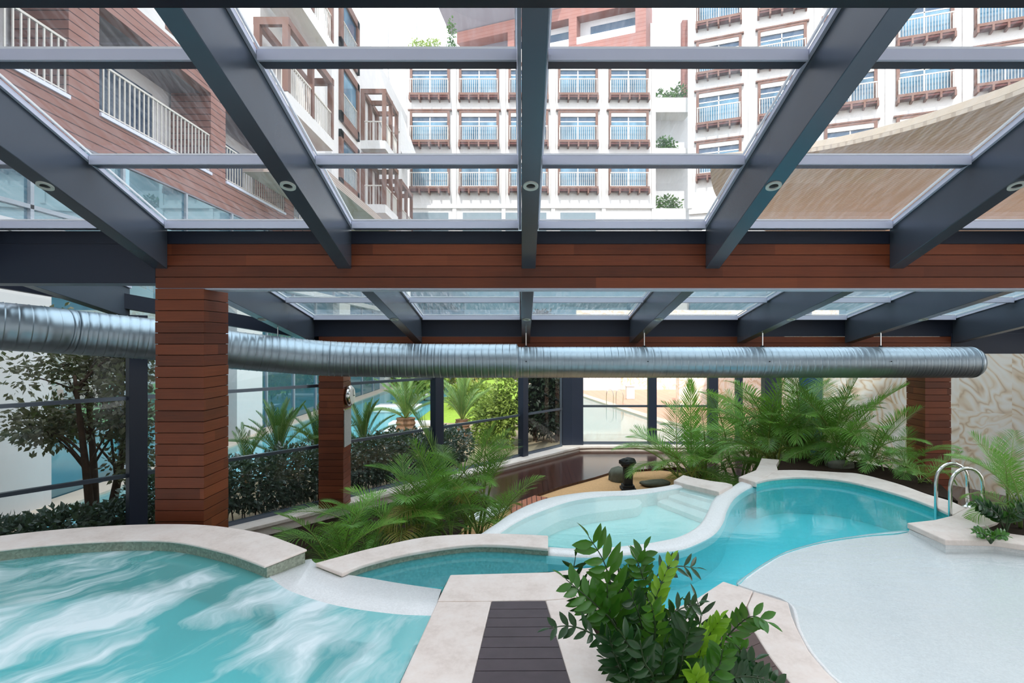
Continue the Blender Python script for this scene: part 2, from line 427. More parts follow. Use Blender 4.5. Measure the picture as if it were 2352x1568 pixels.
m_zz = leaf('glossy_dark_leaf', (.006, .032, .012), (.022, .085, .020), .24, .06, 9, .5)
m_zz_mid = leaf('mid_green_leaf', (.016, .085, .008), (.055, .21, .018), .26, .15, 9, .5)
m_zz_y = leaf('lime_young_leaf', (.16, .38, .010), (.32, .58, .04), .28, .3, 9, .6)
m_zzstem = plain('dark_green_stem', (.03, .06, .02), .4)
m_hedge = leaf('dark_hedge_leaf', (.012, .035, .020), (.15, .21, .17), .22, .1, 14, .8)  # paler leaf tone paints in frosty gloss highlights
m_tree = leaf('dull_red_green_leaf', (.03, .045, .02), (.15, .14, .08), .35, .12, 5)
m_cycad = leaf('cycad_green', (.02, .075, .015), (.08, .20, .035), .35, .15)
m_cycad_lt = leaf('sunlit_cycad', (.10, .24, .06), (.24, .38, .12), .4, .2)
m_bush = leaf('sunlit_bush', (.10, .20, .03), (.34, .42, .08), .5, .25, 3)
m_yell = leaf('yellow_shrub', (.30, .30, .06), (.62, .52, .16), .6, .25, 3)
m_darktree = leaf('black_green_foliage', (.004, .012, .006), (.02, .042, .018), .5, .05, 4)
m_trunk = plain('brown_bark', (.07, .045, .03), .9, 0, .2, 12, .5, .8)
m_ptrunk = plain('fibrous_palm_trunk', (.26, .15, .09), .9, 0, .2, 20, .5, .9)

# ------------------------------------------------------------------ roof structure
D1, D2, S = 7.26, 12.40, 2.378
RW = .18
K1, K2 = .334, .19
def zb1(d): return CZ+.94+K1*(D1-d)          # underside of the near rafters
def zg1(d): return CZ+1.542+K1*(D1-d)        # their glass plane
def zb2(d): return CZ-.04+K2*(D2-d)
def zg2(d): return CZ+.58+K2*(D2-d)
ks = list(range(-3, 4))
GX0, GY0, GM = -5.87, 11.23, 1.177           # the slanted glass wall: y = GY0 + GM (x - GX0)
def gy(x): return GY0+GM*(x-GX0)
def ring_light(x, y, z, sl, parent):
    a = math.atan(sl)
    mb = MB()
    n = 24; R0, R1, t = .075, .045, .012
    vs = []; fs = []
    for k in range(n):
        an = 2*math.pi*k/n
        for r, dz in ((R0, 0), (R0, -t), (R1, -t), (R1, .0)):
            u = r*math.cos(an); v = r*math.sin(an)
            vs.append((u, v*math.cos(a)+dz*math.sin(a)*0, -v*math.sin(a)+dz))
    for k in range(n):
        for j in range(4): fs.append((4*k+j, 4*((k+1)%n)+j, 4*((k+1)%n)+(j+1)%4, 4*k+(j+1)%4))
    mb.add(vs, fs); return mb
def rafter(k, sec, label):
    x0 = k*S; x1 = x0+RW
    if sec == 1: zb, zg, K, ya, ye = zb1, zg1, K1, 3.2, D1
    else: zb, zg, K, ya, ye = zb2, zg2, K2, D1+.38, D2
    if sec == 2 and k <= -3: ye = min(D2, gy(x1)+.02) if k == -3 else gy(x1)
    r = thing('roof_rafter', label, 'rafter', (x0+RW/2, ye, zb(ye)))
    def rel(mb):
        L = r.location; mb.v = [(a-L.x, b-L.y, c-L.z) for a, b, c in mb.v]; return mb
    mb = MB().yz(x0, x1, [(ya, zb(ya)), (ye, zb(ye)), (ye, zg(ye)-.045), (ya, zg(ya)-.045)])
    rel(mb).build('web', m_steel, r, bevel=.006)
    mb = MB()
    for xa, xb in ((x0-.035, x0-.003), (x1+.003, x1+.035)):
        mb.yz(xa, xb, [(ya, zg(ya)-.10), (ye, zg(ye)-.10), (ye, zg(ye)-.045), (ya, zg(ya)-.045)])
    rel(mb).build('glazing_rebate', m_alu, r)
    mb = MB()
    for xa, xb in ((x0-.052, x0-.036), (x1+.036, x1+.052)):
        mb.yz(xa, xb, [(ya, zg(ya)-.035), (ye, zg(ye)-.035), (ye, zg(ye)-.012), (ya, zg(ya)-.012)])
    rel(mb).build('gasket', m_bead, r)
    yl = 5.5 if sec == 1 else 10.1
    if yl < ye-.2:
        c = (x0+RW/2, yl, zb(yl)-.001)
        ring = ring_light(*c, K, r); ring.v = [(a+c[0], b+c[1], d+c[2]) for a, b, d in ring.v]
        rg = rel(ring).build('downlight', m_lampwhite, r)
        core = MB().lathe((c[0], c[1], c[2]-.008), [(.045, 0), (.03, .02)], 16)
        rel(core).build('lamp_recess', m_black, rg)
    return r
for i, k in enumerate(ks):
    rafter(k, 1, f'near roof steel rafter with ring light, {ordinal(i)} of seven from the left')
for i, k in enumerate(range(-3, 6)):
    rafter(k, 2, f'steel rafter above the duct behind the timber beam, {ordinal(i)} of nine from left')
XL, XR = -9.6, 11.5
# purlins: a light glazing bar above a dark box
def purlin(y, zg, sl, x0, x1, label):
    r = thing('purlin', label, 'purlin', (0, y, zg(y)))
    z = 0
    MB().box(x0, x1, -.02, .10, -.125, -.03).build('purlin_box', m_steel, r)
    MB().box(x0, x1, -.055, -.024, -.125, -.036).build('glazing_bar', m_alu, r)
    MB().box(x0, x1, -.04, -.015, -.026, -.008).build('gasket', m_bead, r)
    return r
# purlins run in one length between each pair of rafters
cnt = 0
nm1 = ['uppermost', 'middle', 'lowest']
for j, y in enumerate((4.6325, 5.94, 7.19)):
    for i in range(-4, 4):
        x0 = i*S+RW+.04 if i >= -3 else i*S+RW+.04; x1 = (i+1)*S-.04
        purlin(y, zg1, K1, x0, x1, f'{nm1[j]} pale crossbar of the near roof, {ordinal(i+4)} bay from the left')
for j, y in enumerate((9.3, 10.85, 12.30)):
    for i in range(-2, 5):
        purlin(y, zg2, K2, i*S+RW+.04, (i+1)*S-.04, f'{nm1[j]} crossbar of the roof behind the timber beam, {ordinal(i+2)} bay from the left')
# roof panes
wn_ = [0]
def pane(vs, mat, frame=None):
    wn_[0] += 1
    mb = MB(); mb.add(vs, [(0,1,2,3)])
    return tag(mb.build(f'window_{wn_[0]}', mat), kind='structure')
for i in range(-4, 4):
    xa, xb = i*S+RW+.04, (i+1)*S-.04
    for ya, yb in ((3.4, 4.62), (4.66, 5.93), (5.97, 7.24)):
        pane([(xa,ya,zg1(ya)-.02),(xb,ya,zg1(ya)-.02),(xb,yb,zg1(yb)-.02),(xa,yb,zg1(yb)-.02)], m_glass_roof)
for i in range(-3, 5):
    xa, xb = i*S+RW+.04, (i+1)*S-.04
    for ya, yb in ((7.66, 9.29), (9.33, 10.84), (10.88, 12.4)):
        if i == -3: yb = min(yb, gy(xb)); 
        pane([(xa,ya,zg2(ya)-.02),(xb,ya,zg2(ya)-.02),(xb,yb,zg2(yb)-.02),(xa,yb,zg2(yb)-.02)], m_glass_low)
# top cross beam
o = MB().box(XL, XR, 2.95, 3.63, CZ+2.15, CZ+2.75).build('cross_beam', m_steel_dk, bevel=.01)
tag(o, 'dark steel cross beam closing the top of the near glass roof', 'beam')
# timber-clad beams
def clad_beam(x0, x1, y0, y1, z0, z1, label, pitch=.1435):
    r = thing('timber_beam', label, 'beam', ((x0+x1)/2, y0, z0))
    cx = (x0+x1)/2; hw = (x1-x0)/2
    MB().box(-hw+.01, hw-.01, .012, y1-y0-.012, .012, z1-z0-.005).build('beam_core', m_woodcore, r)
    mb = MB(); z = z1-z0; i = 0
    while z > .02:
        zt = z; zbm = max(0, z-pitch)
        mb.box(-hw, hw, 0, .03, zbm+.004, zt-.004); mb.box(-hw, hw, y1-y0-.03, y1-y0, zbm+.004, zt-.004)
        z -= pitch
    mb.build('cladding_boards', m_wood, r, bevel=.003)
    MB().box(-hw, hw, .03, y1-y0-.03, -.012, .010).build('soffit_strip', m_alu, r)
    return r
clad_beam(-4.733, 10.5, D1, D1+.38, CZ+.687, CZ+1.262, 'long red-brown timber clad beam under the near glass roof')
clad_beam(-4.48, 9.48, D2, D2+.35, CZ-.45, CZ+.110, 'far timber clad beam behind the round metal duct')
o = MB().box(XL, 10.6, D1+.01, D1+.38, CZ+1.264, CZ+1.43).build('steel_fascia', m_steel_dk); tag(o, 'navy steel fascia strip on top of the near timber beam', 'fascia')
o = MB().box(-4.6, 12.5, D2+.01, D2+.35, CZ+.112, CZ+.50).build('steel_fascia', m_steel_dk); tag(o, 'navy steel fascia strip on top of the far timber beam', 'fascia')
o = MB().box(XL, -4.735, D1, D1+.38, CZ+.754, CZ+1.262).build('steel_beam', m_steel_dk, bevel=.006); tag(o, 'plain navy steel beam left of the near timber column', 'beam')
o = MB().box(9.49, 12.9, D2, D2+.35, CZ-.27, CZ+.18).build('steel_beam', m_steel_dk, bevel=.006); tag(o, 'dark steel beam stub against the marble wall', 'beam')
# timber columns
def column(x0, x1, y0, y1, z0, z1, label, pitch=.1435):
    r = thing('timber_column', label, 'column', ((x0+x1)/2, (y0+y1)/2, z0))
    a, b = (x1-x0)/2, (y1-y0)/2
    MB().box(-a+.02, a-.02, -b+.02, b-.02, 0, z1-z0).build('column_core', m_woodcore, r)
    mb = MB(); z = z1-z0; rnd = random.Random(3)
    while z > .02:
        zl = max(0, z-pitch); e = rnd.uniform(0, .006)
        mb.box(-a-e, a+e, -b-e, b+e, zl+.004, z-.004); z -= pitch
    mb.build('cladding_boards', m_wood, r, bevel=.003)
    return r
column(-4.733, -4.108, D1, D1+.6, 0, CZ+.684, 'broad red-brown timber column behind the spa, nearest column')
column(-4.48, -3.94, D2, D2+.54, .25, CZ-.46, 'timber column with a round clock and grey notice')
column(8.91, 9.48, D2, D2+.6, 0, CZ-.46, 'timber column in front of the marble wall by the pool ladder')
# clock and notice on the far column
r = thing('wall_clock', 'round white clock on the side of the far timber column', 'clock', (-3.93, 12.66, CZ-1.22))
MB().lathe((0,0,0), [(.20,0),(.235,.03),(.235,.08),(.20,.12)], 28, 'x').build('clock_case', m_chrome, r, True)
MB().lathe((0,0,0), [(.195,.121),(.19,.128),(.05,.135)], 28, 'x').build('clock_face', m_ceramic, r)
mb = MB(); mb.box(.137,.141,-.008,.008,0,.14); mb.box(.137,.141,0,.1,-.008,.008); mb.build('hand', m_black, r)
r = thing('notice_board', 'grey notice panel below the clock on the timber column', 'sign', (-3.93, 12.66, CZ-1.94))
MB().box(.001,.016,-.24,.24,-.40,.42).build('notice_sheet', m_sign, r)
MB().box(.0,.022,-.26,.26,.42,.44).build('notice_frame', m_chrome, r)

# ------------------------------------------------------------------ duct
def rel_path(pts): return [Vector(p) for p in pts]
def dp(px, cy, d): return W(px, cy, d)
left_pts = [Vector((-9.4, 5.6, CZ+.42)), dp(0, 749, 7.8), dp(180, 764, 8.55), dp(357, 780, 9.25), dp(522, 802, 9.95), dp(640, 814, 10.45), dp(770, 824, 10.9), dp(960, 828, 11.15), dp(1188, 828.5, 11.2)]
def seamed(path, r, pitch, amp, step_n):
    P = smooth(path, 14); L = sum((P[i+1]-P[i]).length for i in range(len(P)-1))
    n = int(L/pitch); pts = []; rs = []
    Q = resample(P, n*20+1)
    for k in range(n):
        for j, dr in ((0, 0), (7, .0015), (14, 0), (16, amp), (17, amp), (18, -amp*.9), (19, -amp*.9)):
            pts.append(Q[k*20+j]); rs.append(r+dr)
    pts.append(Q[-1]); rs.append(r)
    return pts, rs
duct = thing('ventilation_duct', 'long round galvanised spiral air duct bending across the hall', 'duct', tuple(left_pts[-1]))
L0 = Vector(duct.location)
pts, rs = seamed([p-L0 for p in left_pts], .335, .135, .006, 6)
MB().tube(pts, rs, 40).build('curved_section', m_galv, duct, True)
xe = (2228-CX)/F*11.3
right_pts = [Vector(((1184-CX)/F*11.3, 11.3, CZ-.42)), Vector((3, 11.3, CZ-.42)), Vector((xe, 11.3, CZ-.42))]
pts, rs = seamed([p-L0 for p in right_pts], .31, .135, .004, 6)
MB().tube(pts, rs, 40).build('straight_section', m_galv, duct, True)
MB().lathe((xe-L0.x, 11.3-L0.y, CZ-.42-L0.z), [(.315,0),(.305,.06),(.26,.14),(.15,.19),(.02,.205)], 40, 'x').build('end_cap', m_galv, duct, True)
MB().lathe((right_pts[0].x-L0.x-.02, 11.25-L0.y, CZ-.41-L0.z), [(.338,-.03),(.345,0),(.33,.05),(.312,.08)], 40, 'x').build('reducer_collar', m_galv, duct, True)
for i, px in enumerate((703, 1222, 1466, 1756, 2010)):
    d = 11.3 if px > 1190 else 10.75
    x = (px-CX)/F*d; k = round((x-.09)/S); xr = k*S+.09
    zc = CZ-.42 if px > 1190 else CZ-.32
    if abs(xr-x) > .6: xr = x
    h = thing('duct_hanger', f'thin black hanger rod holding the duct, {ordinal(i)} of five from the left', 'hanger', (xr, d, zc), 'duct hangers')
    MB().tube([(0,0,.30),(0,0,zb2(d)-zc+.01)], .012, 8).build('hanger_rod', m_chrome, h)
    MB().lathe((0,0,0), [(.012,.0),(.012,.02)], 8).build('hanger_nut', m_black, h, loc=(0,-.335,.02))
    MB().box(-.03,.03,-.02,.02,.30,.34).build('hanger_clamp', m_black, h)

# ------------------------------------------------------------------ glass walls
SZ = .25                                   # sill level
def gp(x, off=0):                          # point on the slanted wall, off = metres towards the outside
    n = Vector((-GM, 1)).normalized()
    return Vector((x+n.x*off, gy(x)+n.y*off))
CORN = 1.75; YR = gy(CORN)
xs_posts = [-8.95, -5.50-1.22, -4.62, -2.36, -.02, CORN]
def xpx(px):                               # where a pixel column meets the slanted wall
    a = (px-CX)/F
    return a*(GY0-GM*GX0)/(1-a*GM)
posts = [(-9.2, .28), (xpx(312), .28), (xpx(1001), .30), (xpx(1199), .26), (CORN-.05, .5)]
sill = MB()
A = [gp(-9.5, .25), gp(CORN, .25)]; B = [gp(-9.5, -.42), Vector((CORN+.35, YR-.42))]
sill.band(A+[Vector((9.4, YR+.25))], B+[Vector((9.0, YR-.42))], .19, SZ, 60)
tag(sill.build('trim_1', m_stone), kind='structure')
mb = MB(); mb.band(A+[Vector((9.4, YR+.2))], [gp(-9.5, -.36), Vector((CORN+.31, YR-.36)), Vector((9.0, YR-.36))], -.02, .19, 60)
tag(mb.build('baseboard_left', m_stone), kind='structure')
names = ['behind the spa', 'between the two left columns', 'right of the clock column', 'second from the glass corner', 'at the glass corner']
for (x, w), nmx in zip(posts, ['at the far left edge', 'left of the nearest timber column', 'between the palms and the garden', 'beside the dark outdoor tree', 'at the corner of the glass walls']):
    c = gp(x, -.05)
    mb = MB(); ang = math.atan2(GM, 1)
    p = mb.box(-w/2, w/2, -.10, .10, 0, 0)
    mb = MB()
    u = Vector((1, GM)).normalized(); nn = Vector((-u.y, u.x))
    def q(a, b): return c+u*a+nn*b
    top = zb2(min(c.y, D2))+.05 if x < -4.6 else CZ+.02
    loop = [q(-w/2,-.11), q(w/2,-.11), q(w/2,.11), q(-w/2,.11)]
    if abs(x-(CORN-.05)) < .01:
        loop = [Vector((CORN-.40, YR-.28)), Vector((CORN+.05, YR-.18)), Vector((CORN+.45, YR-.18)), Vector((CORN+.45, YR+.1)), Vector((CORN-.2, YR+.1))]
    mb.prism(loop, SZ, top)
    tag(mb.build('steel_post', m_steel_dk, bevel=.008), f'dark steel window post {nmx}', 'post')
# mullions and panes of the slanted wall, bay by bay
edges = [-9.2, xpx(312), xpx(770), xpx(1001), xpx(1199), CORN-.35]
for i in range(5):
    xa, xb = edges[i], edges[i+1]
    a, b = gp(xa), gp(xb)
    wn_[0] += 1
    def top(x): return (zb2(min(gy(x), D2))+.1) if x < -4.6 else CZ-.02
    mb = MB(); mb.add([(a.x,a.y,SZ),(b.x,b.y,SZ),(b.x,b.y,top(xb)),(a.x,a.y,top(xa))], [(0,1,2,3)])
    win = tag(mb.build(f'window_{wn_[0]}', m_glass_wall), kind='structure')
    mb = MB()
    for z, hh in ((SZ+.03, .09), (CZ-2.37, .065), (CZ-1.0, .065)):
        if z > CZ-1.5 and i >= 3: continue
        mb.bar((a.x,a.y,z), (b.x,b.y,z), .09, hh)
    if i >= 3:
        for t in (.03, .985):
            p = a.lerp(b, t); mb.bar((p.x,p.y,SZ), (p.x,p.y,CZ-.05), .07, .10, (0,1,0))
    mb.build('window_frame', m_steel, win)
mb = MB()
mb.bar((*gp(-9.4), zb2(gy(-9.4))+.30), (*gp(-4.75), zb2(gy(-4.75))+.25), .16, .26)
tag(mb.build('head_beam', m_steel_dk), 'dark steel head beam over the glass wall beside the nearest column', 'beam')
mb = MB(); mb.bar((*gp(-4.7), CZ+.05), (*gp(CORN), CZ+.05), .16, .26); mb.bar((CORN, YR, CZ+.05), (9.4, YR, CZ+.05), .16, .26)
tag(mb.build('head_beam', m_steel_dk), 'dark steel head beam hidden behind the straight duct', 'beam')
# right-hand glass facet, parallel to the picture
rpx = [1362, 1497, 1636, 1696]
rx = [(p-CX)/F*YR for p in rpx]+[8.75]
lab = ['first', 'second', 'third', 'fourth']
for i in range(4):
    xa, xb = (rx[i] if i else CORN+.45), rx[i+1]
    wn_[0] += 1
    mb = MB(); mb.add([(xa,YR,SZ),(xb,YR,SZ),(xb,YR,CZ-.02),(xa,YR,CZ-.02)], [(0,1,2,3)])
    win = tag(mb.build(f'window_{wn_[0]}', m_glass_wall), kind='structure')
    mb = MB(); mb.box(xa, xb, YR-.05, YR+.05, SZ, SZ+.10)
    if i < 2: mb.box(xa, xb, YR-.045, YR+.045, CZ-2.36, CZ-2.28)
    mb.build('window_frame', m_steel, win)
for px, w, nmx in ((1497, .30, 'left of the upright palm frond'), (1636, .34, 'right of the upright palm frond'), (1696, .22, 'third along the straight glass wall')):
    x = (px-CX)/F*YR
    o = MB().box(x-w/2, x+w/2, YR-.14, YR+.08, SZ, CZ+.0).build('steel_post', m_steel_dk, bevel=.008)
    tag(o, f'dark steel window post {nmx}', 'post')
o = MB().box(8.65, 9.25, YR-.25, YR+.1, 0, CZ).build('steel_post', m_steel_dk, bevel=.008); tag(o, 'wide dark steel post where the glass meets the marble wall', 'post')
# roof over the strip between the far beam and the glass wall
pane([(-4.6, D2+.36, CZ+.35), (12.6, D2+.36, CZ+.35), (9.5, YR, CZ+.2), (1.75, YR, CZ+.2)], m_glass_low)
# marble wall
WA, WB = Vector((9.3, 19.9)), Vector((14.2, 10.6))
t = (WB-WA).normalized(); nrm = Vector((-t.y, t.x))
if nrm.x < 0: nrm = -nrm
mb = MB(); mb.prism([WA, WB, WB+nrm*.3, WA+nrm*.3], 0, CZ+.6)
tag(mb.build('wall_right', m_marble), kind='structure')
c0 = WA.lerp(WB, .06); c1 = WA.lerp(WB, .14)
mb = MB(); mb.prism([c0-nrm*.06, c1-nrm*.06, c1-nrm*.005, c0-nrm*.005], 0.1, CZ-.2)
tag(mb.build('door_1', m_navy), kind='structure')

# ------------------------------------------------------------------ floors
mb = MB(); mb.prism([Vector((-14,-2)), Vector((15,-2)), Vector((15,12)), Vector((9.4,YR)), Vector((CORN,YR)), gp(-9.5), Vector((-14,5))], -.3, 0)
tag(mb.build('floor', m_soil), kind='structure')
HD = CZ-.08
edge_px = [(1169,1160),(1228,1137),(1291.6,1115.5),(1368,1095),(1413,1081)]
ln = GL(edge_px, HD)+[Vector((4.9,17.3,.08)), Vector((5.6,14.6,.08)), Vector((7.5,13.2,.08)), Vector((13.0,12.4,.08)), Vector((9.25,19.6,.08)), Vector((9.0,YR-.37,.08)), Vector((CORN+.31,YR-.37,.08)), Vector((*gp(-2.4,-.4),.08))]
mb = MB(); mb.prism(ln, .005, .08)
o = mb.build('timber_deck', m_deck, bevel=.004); tag(o, 'dark wet timber deck between the sand strip and the glass wall', 'deck')
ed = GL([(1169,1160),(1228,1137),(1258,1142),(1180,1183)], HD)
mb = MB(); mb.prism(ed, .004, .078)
tag(mb.build('deck_edging', m_edge), 'short-board edging coloured sunlit red between the dark deck and the pale lagoon rim', 'edging')
sd = GL([(1060,1215),(1130,1178),(1169,1163),(1228,1139),(1291.6,1117.5),(1368,1097),(1413,1083),(1500,1078),(1560,1085)], CZ-.01)+[Vector((5.4,14.4,0)), Vector((5.0,11.2,0)), Vector((-1.0,9.4,0))]
mb = MB(); mb.prism(sd, .001, .012)
tag(mb.build('sand', m_sand), 'orange sand bed around the dark stone pedestal', 'sand', kind='stuff')
pw = GL([(1075,1185),(1150,1152),(1180,1160),(1105,1200)], CZ-.05)  # white strip stands in for a sunlit patch of wet deck
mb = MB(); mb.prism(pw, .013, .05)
tag(mb.build('sunlit_patch', m_white), 'white strip painted as sunlit wet deck between the left palms and the deck', 'slab')

# ------------------------------------------------------------------ pools
H_COP, H_SPA = 2.34, 2.25
Z_COP, Z_SPA = CZ-H_COP, CZ-H_SPA
def coping(outer, inner, h, label, wall_mat=m_green_mosaic, n=50, thick=.042, drop=.5, wall=True, nm='pool_coping', inset=.03):
    A = smooth(GL(outer, h), 8); B = smooth(GL(inner, h), 8)
    c = sum(A+B, Vector())/(len(A)+len(B))
    r = thing(nm, label, 'coping', (c.x, c.y, CZ-h))
    def loc(L): return [Vector((p.x-c.x, p.y-c.y, 0)) for p in L]
    A, B = loc(A), loc(B)
    mb = MB().band(A, B, -thick, 0, n); mb.build('coping_stone', m_stone, r, bevel=.012)
    if wall:
        A2 = resample(A, n); B2 = resample(B, n)
        A3 = [a.lerp(b, inset/max(.1,(b-a).length)) for a, b in zip(A2, B2)]; B3 = [b.lerp(a, inset/max(.1,(b-a).length)) for a, b in zip(A2, B2)]
        MB().band(A3, B3, -drop, -thick-.001, n).build('rim_wall', wall_mat, r)
    return r
# spa coping
spa_out = [(-330,1290),(-150,1250),(0,1229.5),(170,1212),(340,1203),(476,1205),(595,1222),(660,1243),(706,1261)]
spa_in = [(-330,1345),(-150,1288),(0,1262),(170,1246),(306,1240),(408,1244),(510,1266),(560,1282),(607,1300)]
coping(spa_out, spa_in, H_SPA, 'broad curved stone coping around the frothing spa', drop=1.6, thick=.026)
mid_out = [(724,1292),(776,1278),(861,1256),(980,1232),(1116,1224.5),(1200,1226),(1259,1229)]
mid_in = [(786,1316),(820,1301),(861,1288),(946,1268),(1065,1251),(1150,1250),(1259,1258)]
coping(mid_out, mid_in, H_COP, 'curved stone coping between the left palms and the narrow teal channel', drop=1.5)
deep_out = [(1787,1079),(1841,1079),(1926,1084),(1977,1088),(2062,1110),(2130,1134),(2181,1149),(2219,1166)]
deep_in = [(1736,1107),(1773,1099),(1841,1094.5),(1926,1101),(1994,1115),(2079,1139),(2147,1164),(2187,1182)]
coping(deep_out, deep_in, H_COP, 'sweeping stone coping behind the deep turquoise pool', m_tile_mid, drop=1.5)
def slab(px, h, label, nm='pool_coping', mat=m_stone, thick=.30, cat='coping', sm=0, bevel=.012):
    P = GL(px, h)
    if sm: P = smooth(P, sm, True)
    c = sum(P, Vector())/len(P)
    mb = MB().prism([p-c for p in P], -thick, 0)
    o = mb.build(nm, mat, None, bevel=bevel, loc=(c.x, c.y, CZ-h))
    return tag(o, label, cat)
slab([(1696,1095),(1736,1079),(1743,1066),(1749,1052),(1790,1055),(1783,1067),(1787,1079),(1736,1107)], H_COP-.002, 'pointed stone coping slab where the white dividing rim begins', thick=.09)
slab([(2083,1200),(2147,1193),(2188,1183),(2219,1166),(2239,1151),(2266,1161),(2285,1174),(2300,1188),(2290,1198),(2266,1207),(2219,1213.5),(2266,1217),(2352,1229),(2520,1252),(2520,1276),(2352,1251),(2283,1241),(2171,1239)], H_COP-.004, 'angular stone coping around the right planter beside the ladder', thick=.07)
P = GL([(2088,1202),(2147,1195),(2188,1185),(2219,1170),(2238,1155),(2262,1164),(2296,1190),(2264,1210),(2219,1215),(2352,1231),(2516,1254),(2516,1273),(2352,1249),(2283,1239),(2172,1237)], H_COP)
mb = MB(); mb.prism(P, Z_COP-.6, Z_COP-.075); tag(mb.build('planter_wall', m_white), 'white pebbled wall under the right planter coping', 'wall')
# platform in the foreground
e720 = 1720
slab([(1034,1319),(1260,1313),(1334,1304),(1317,1372),(1252,1377),(1130,1379),(1004,1380)], H_COP, 'stone cross slab at the head of the dark boardwalk')
slab([(1004,1381),(1129,1380),(1048,e720),(847,e720)], H_COP, 'wide stone strip along the spa side of the dark boardwalk')
slab([(1253,1378),(1317,1373),(1341,1375),(1350,1420),(1385,1480),(1432,1568),(1500,e720),(1356,e720)], H_COP, 'stone strip between the dark boardwalk and the glossy-leaved plant')
slab([(1661,1334),(1730,1356),(1715,1390),(1657,1431),(1580,1455),(1480,1450),(1400,1410),(1341,1374),(1318,1371),(1335,1304),(1420,1298),(1450,1330),(1475,1362),(1510,1392),(1545,1398),(1597,1375)], H_COP, 'stone coping wrapping behind the glossy-leaved plant to the deep pool')
slab([(1731,1357),(1810,1382),(1818,1412),(1831,1443),(1858,1494),(1892,1535),(1926,1568),(2010,1640),(2100,1700),(1960,1700),(1870,1630),(1815,1568),(1770,1511),(1732,1450),(1716,1391)], H_COP, 'curving stone coping beside the white shallow pool')
slab([(1656,1433),(1650,1460),(1668,1502),(1718,1556),(1760,1620),(1800,1700),(1740,1700),(1690,1640),(1640,1570),(1600,1500),(1582,1456)], H_COP, 'narrow stone kerb between the glossy-leaved plant and the small boardwalk')
soil = GL([(1336,1372),(1400,1405),(1480,1445),(1590,1450),(1650,1570),(1750,1700),(1490,1725),(1422,1568),(1375,1480)], H_COP+.09)
mb = MB(); mb.prism([(p.x, p.y) for p in soil], Z_COP-.30, Z_COP-.09); tag(mb.build('soil', m_soil), 'dark soil in the foreground planter', 'soil', kind='stuff')
# boardwalk: boards across
def boardwalk(left, right, n, h, label, mat):
    A = resample(GL(left, h), n+1); B = resample(GL(right, h), n+1)
    c = (A[0]+B[-1])/2
    mb = MB()
    for i in range(n):
        a0 = A[i].lerp(A[i+1], .02); a1 = A[i].lerp(A[i+1], .975); b0 = B[i].lerp(B[i+1], .02); b1 = B[i].lerp(B[i+1], .975)
        mb.prism([(p-c) for p in (a0, b0, b1, a1)], -.04, 0)
    r = thing('boardwalk', label, 'boardwalk', (c.x, c.y, CZ-h))
    mb.build('walk_boards', mat, r, bevel=.003)
    C = [A[0].lerp(B[0],.02), B[0].lerp(A[0],.02), B[-1].lerp(A[-1],.02), A[-1].lerp(B[-1],.02)]
    MB().prism([p-c for p in C], -.3, -.045).build('joist_bed', m_black, r)
    return r
boardwalk([(1130,1380),(1048,e720)], [(1252,1379),(1356,e720)], 12, H_COP, 'dark plum-brown boardwalk between two stone strips in the foreground', m_path)
boardwalk([(1657,1432),(1651,1460),(1669,1502),(1719,1556),(1761,1620),(1801,1699)], [(1714,1391),(1731,1450),(1769,1511),(1814,1568),(1869,1630),(1959,1699)], 11, H_COP, 'small brown boardwalk right of the glossy-leaved plant', m_path_red)

# white rims
def rim(outer, inner, h, label, nm='pool_divider', n=70, drop=.13, mat=m_white):
    A = resample(smooth(GL(outer, h), 8), n); B = resample(smooth(GL(inner, h), 8), n)
    c = sum(A+B, Vector())/(2*n)
    vs = []; fs = []
    prof = [(0,-drop),(0,-.06),(.06,-.018),(.2,-.002),(.5,0),(.8,-.002),(.94,-.018),(1,-.06),(1,-drop)]
    m = len(prof)
    for a, b in zip(A, B):
        for u, z in prof:
            p = a.lerp(b, u)-c; vs.append((p.x, p.y, z))
    for i in range(n-1):
        for j in range(m-1): fs.append((i*m+j, i*m+j+1, (i+1)*m+j+1, (i+1)*m+j))
    fs += [tuple(range(m)), tuple((n-1)*m+j for j in reversed(range(m)))]
    mb = MB(); mb.add(vs, fs)
    o = mb.build(nm, mat, None, True, loc=(c.x, c.y, CZ-h))
    return tag(o, label, 'rim')
s_out = [(1255,1252),(1354,1256),(1456,1247),(1524,1236),(1565,1225),(1603,1202),(1623,1171),(1634,1147),(1654,1127),(1681,1114),(1702,1100)]
s_in = [(1255,1268),(1354,1273),(1456,1266),(1552,1258),(1603,1242),(1644,1219),(1664,1191),(1671,1168),(1688,1140),(1715,1120),(1740,1110)]
rim(s_out, s_in, H_COP+.06, 'white S-shaped rim dividing the pale lagoon from the deep pool')
l_out = [(1085,1234),(1110,1217),(1139,1198),(1169,1177),(1215,1154),(1266,1138),(1343,1127),(1429,1124),(1508,1117),(1556,1108)]
l_in = [(1135,1236),(1148,1223),(1159,1215),(1190,1195),(1241,1172),(1317,1147),(1394,1137),(1460,1134),(1533,1123),(1580,1114)]
rim(l_out, l_in, H_COP+.06, 'white curved outer rim of the pale lagoon beside the sand', 'lagoon_border', drop=1.0)
slab([(1547,1103),(1569,1090),(1597,1097),(1635,1104),(1668,1108),(1683,1112),(1652,1129),(1610,1119),(1579,1112)], H_COP+.01, 'stone slab over the lagoon steps under the middle palm', thick=.12)
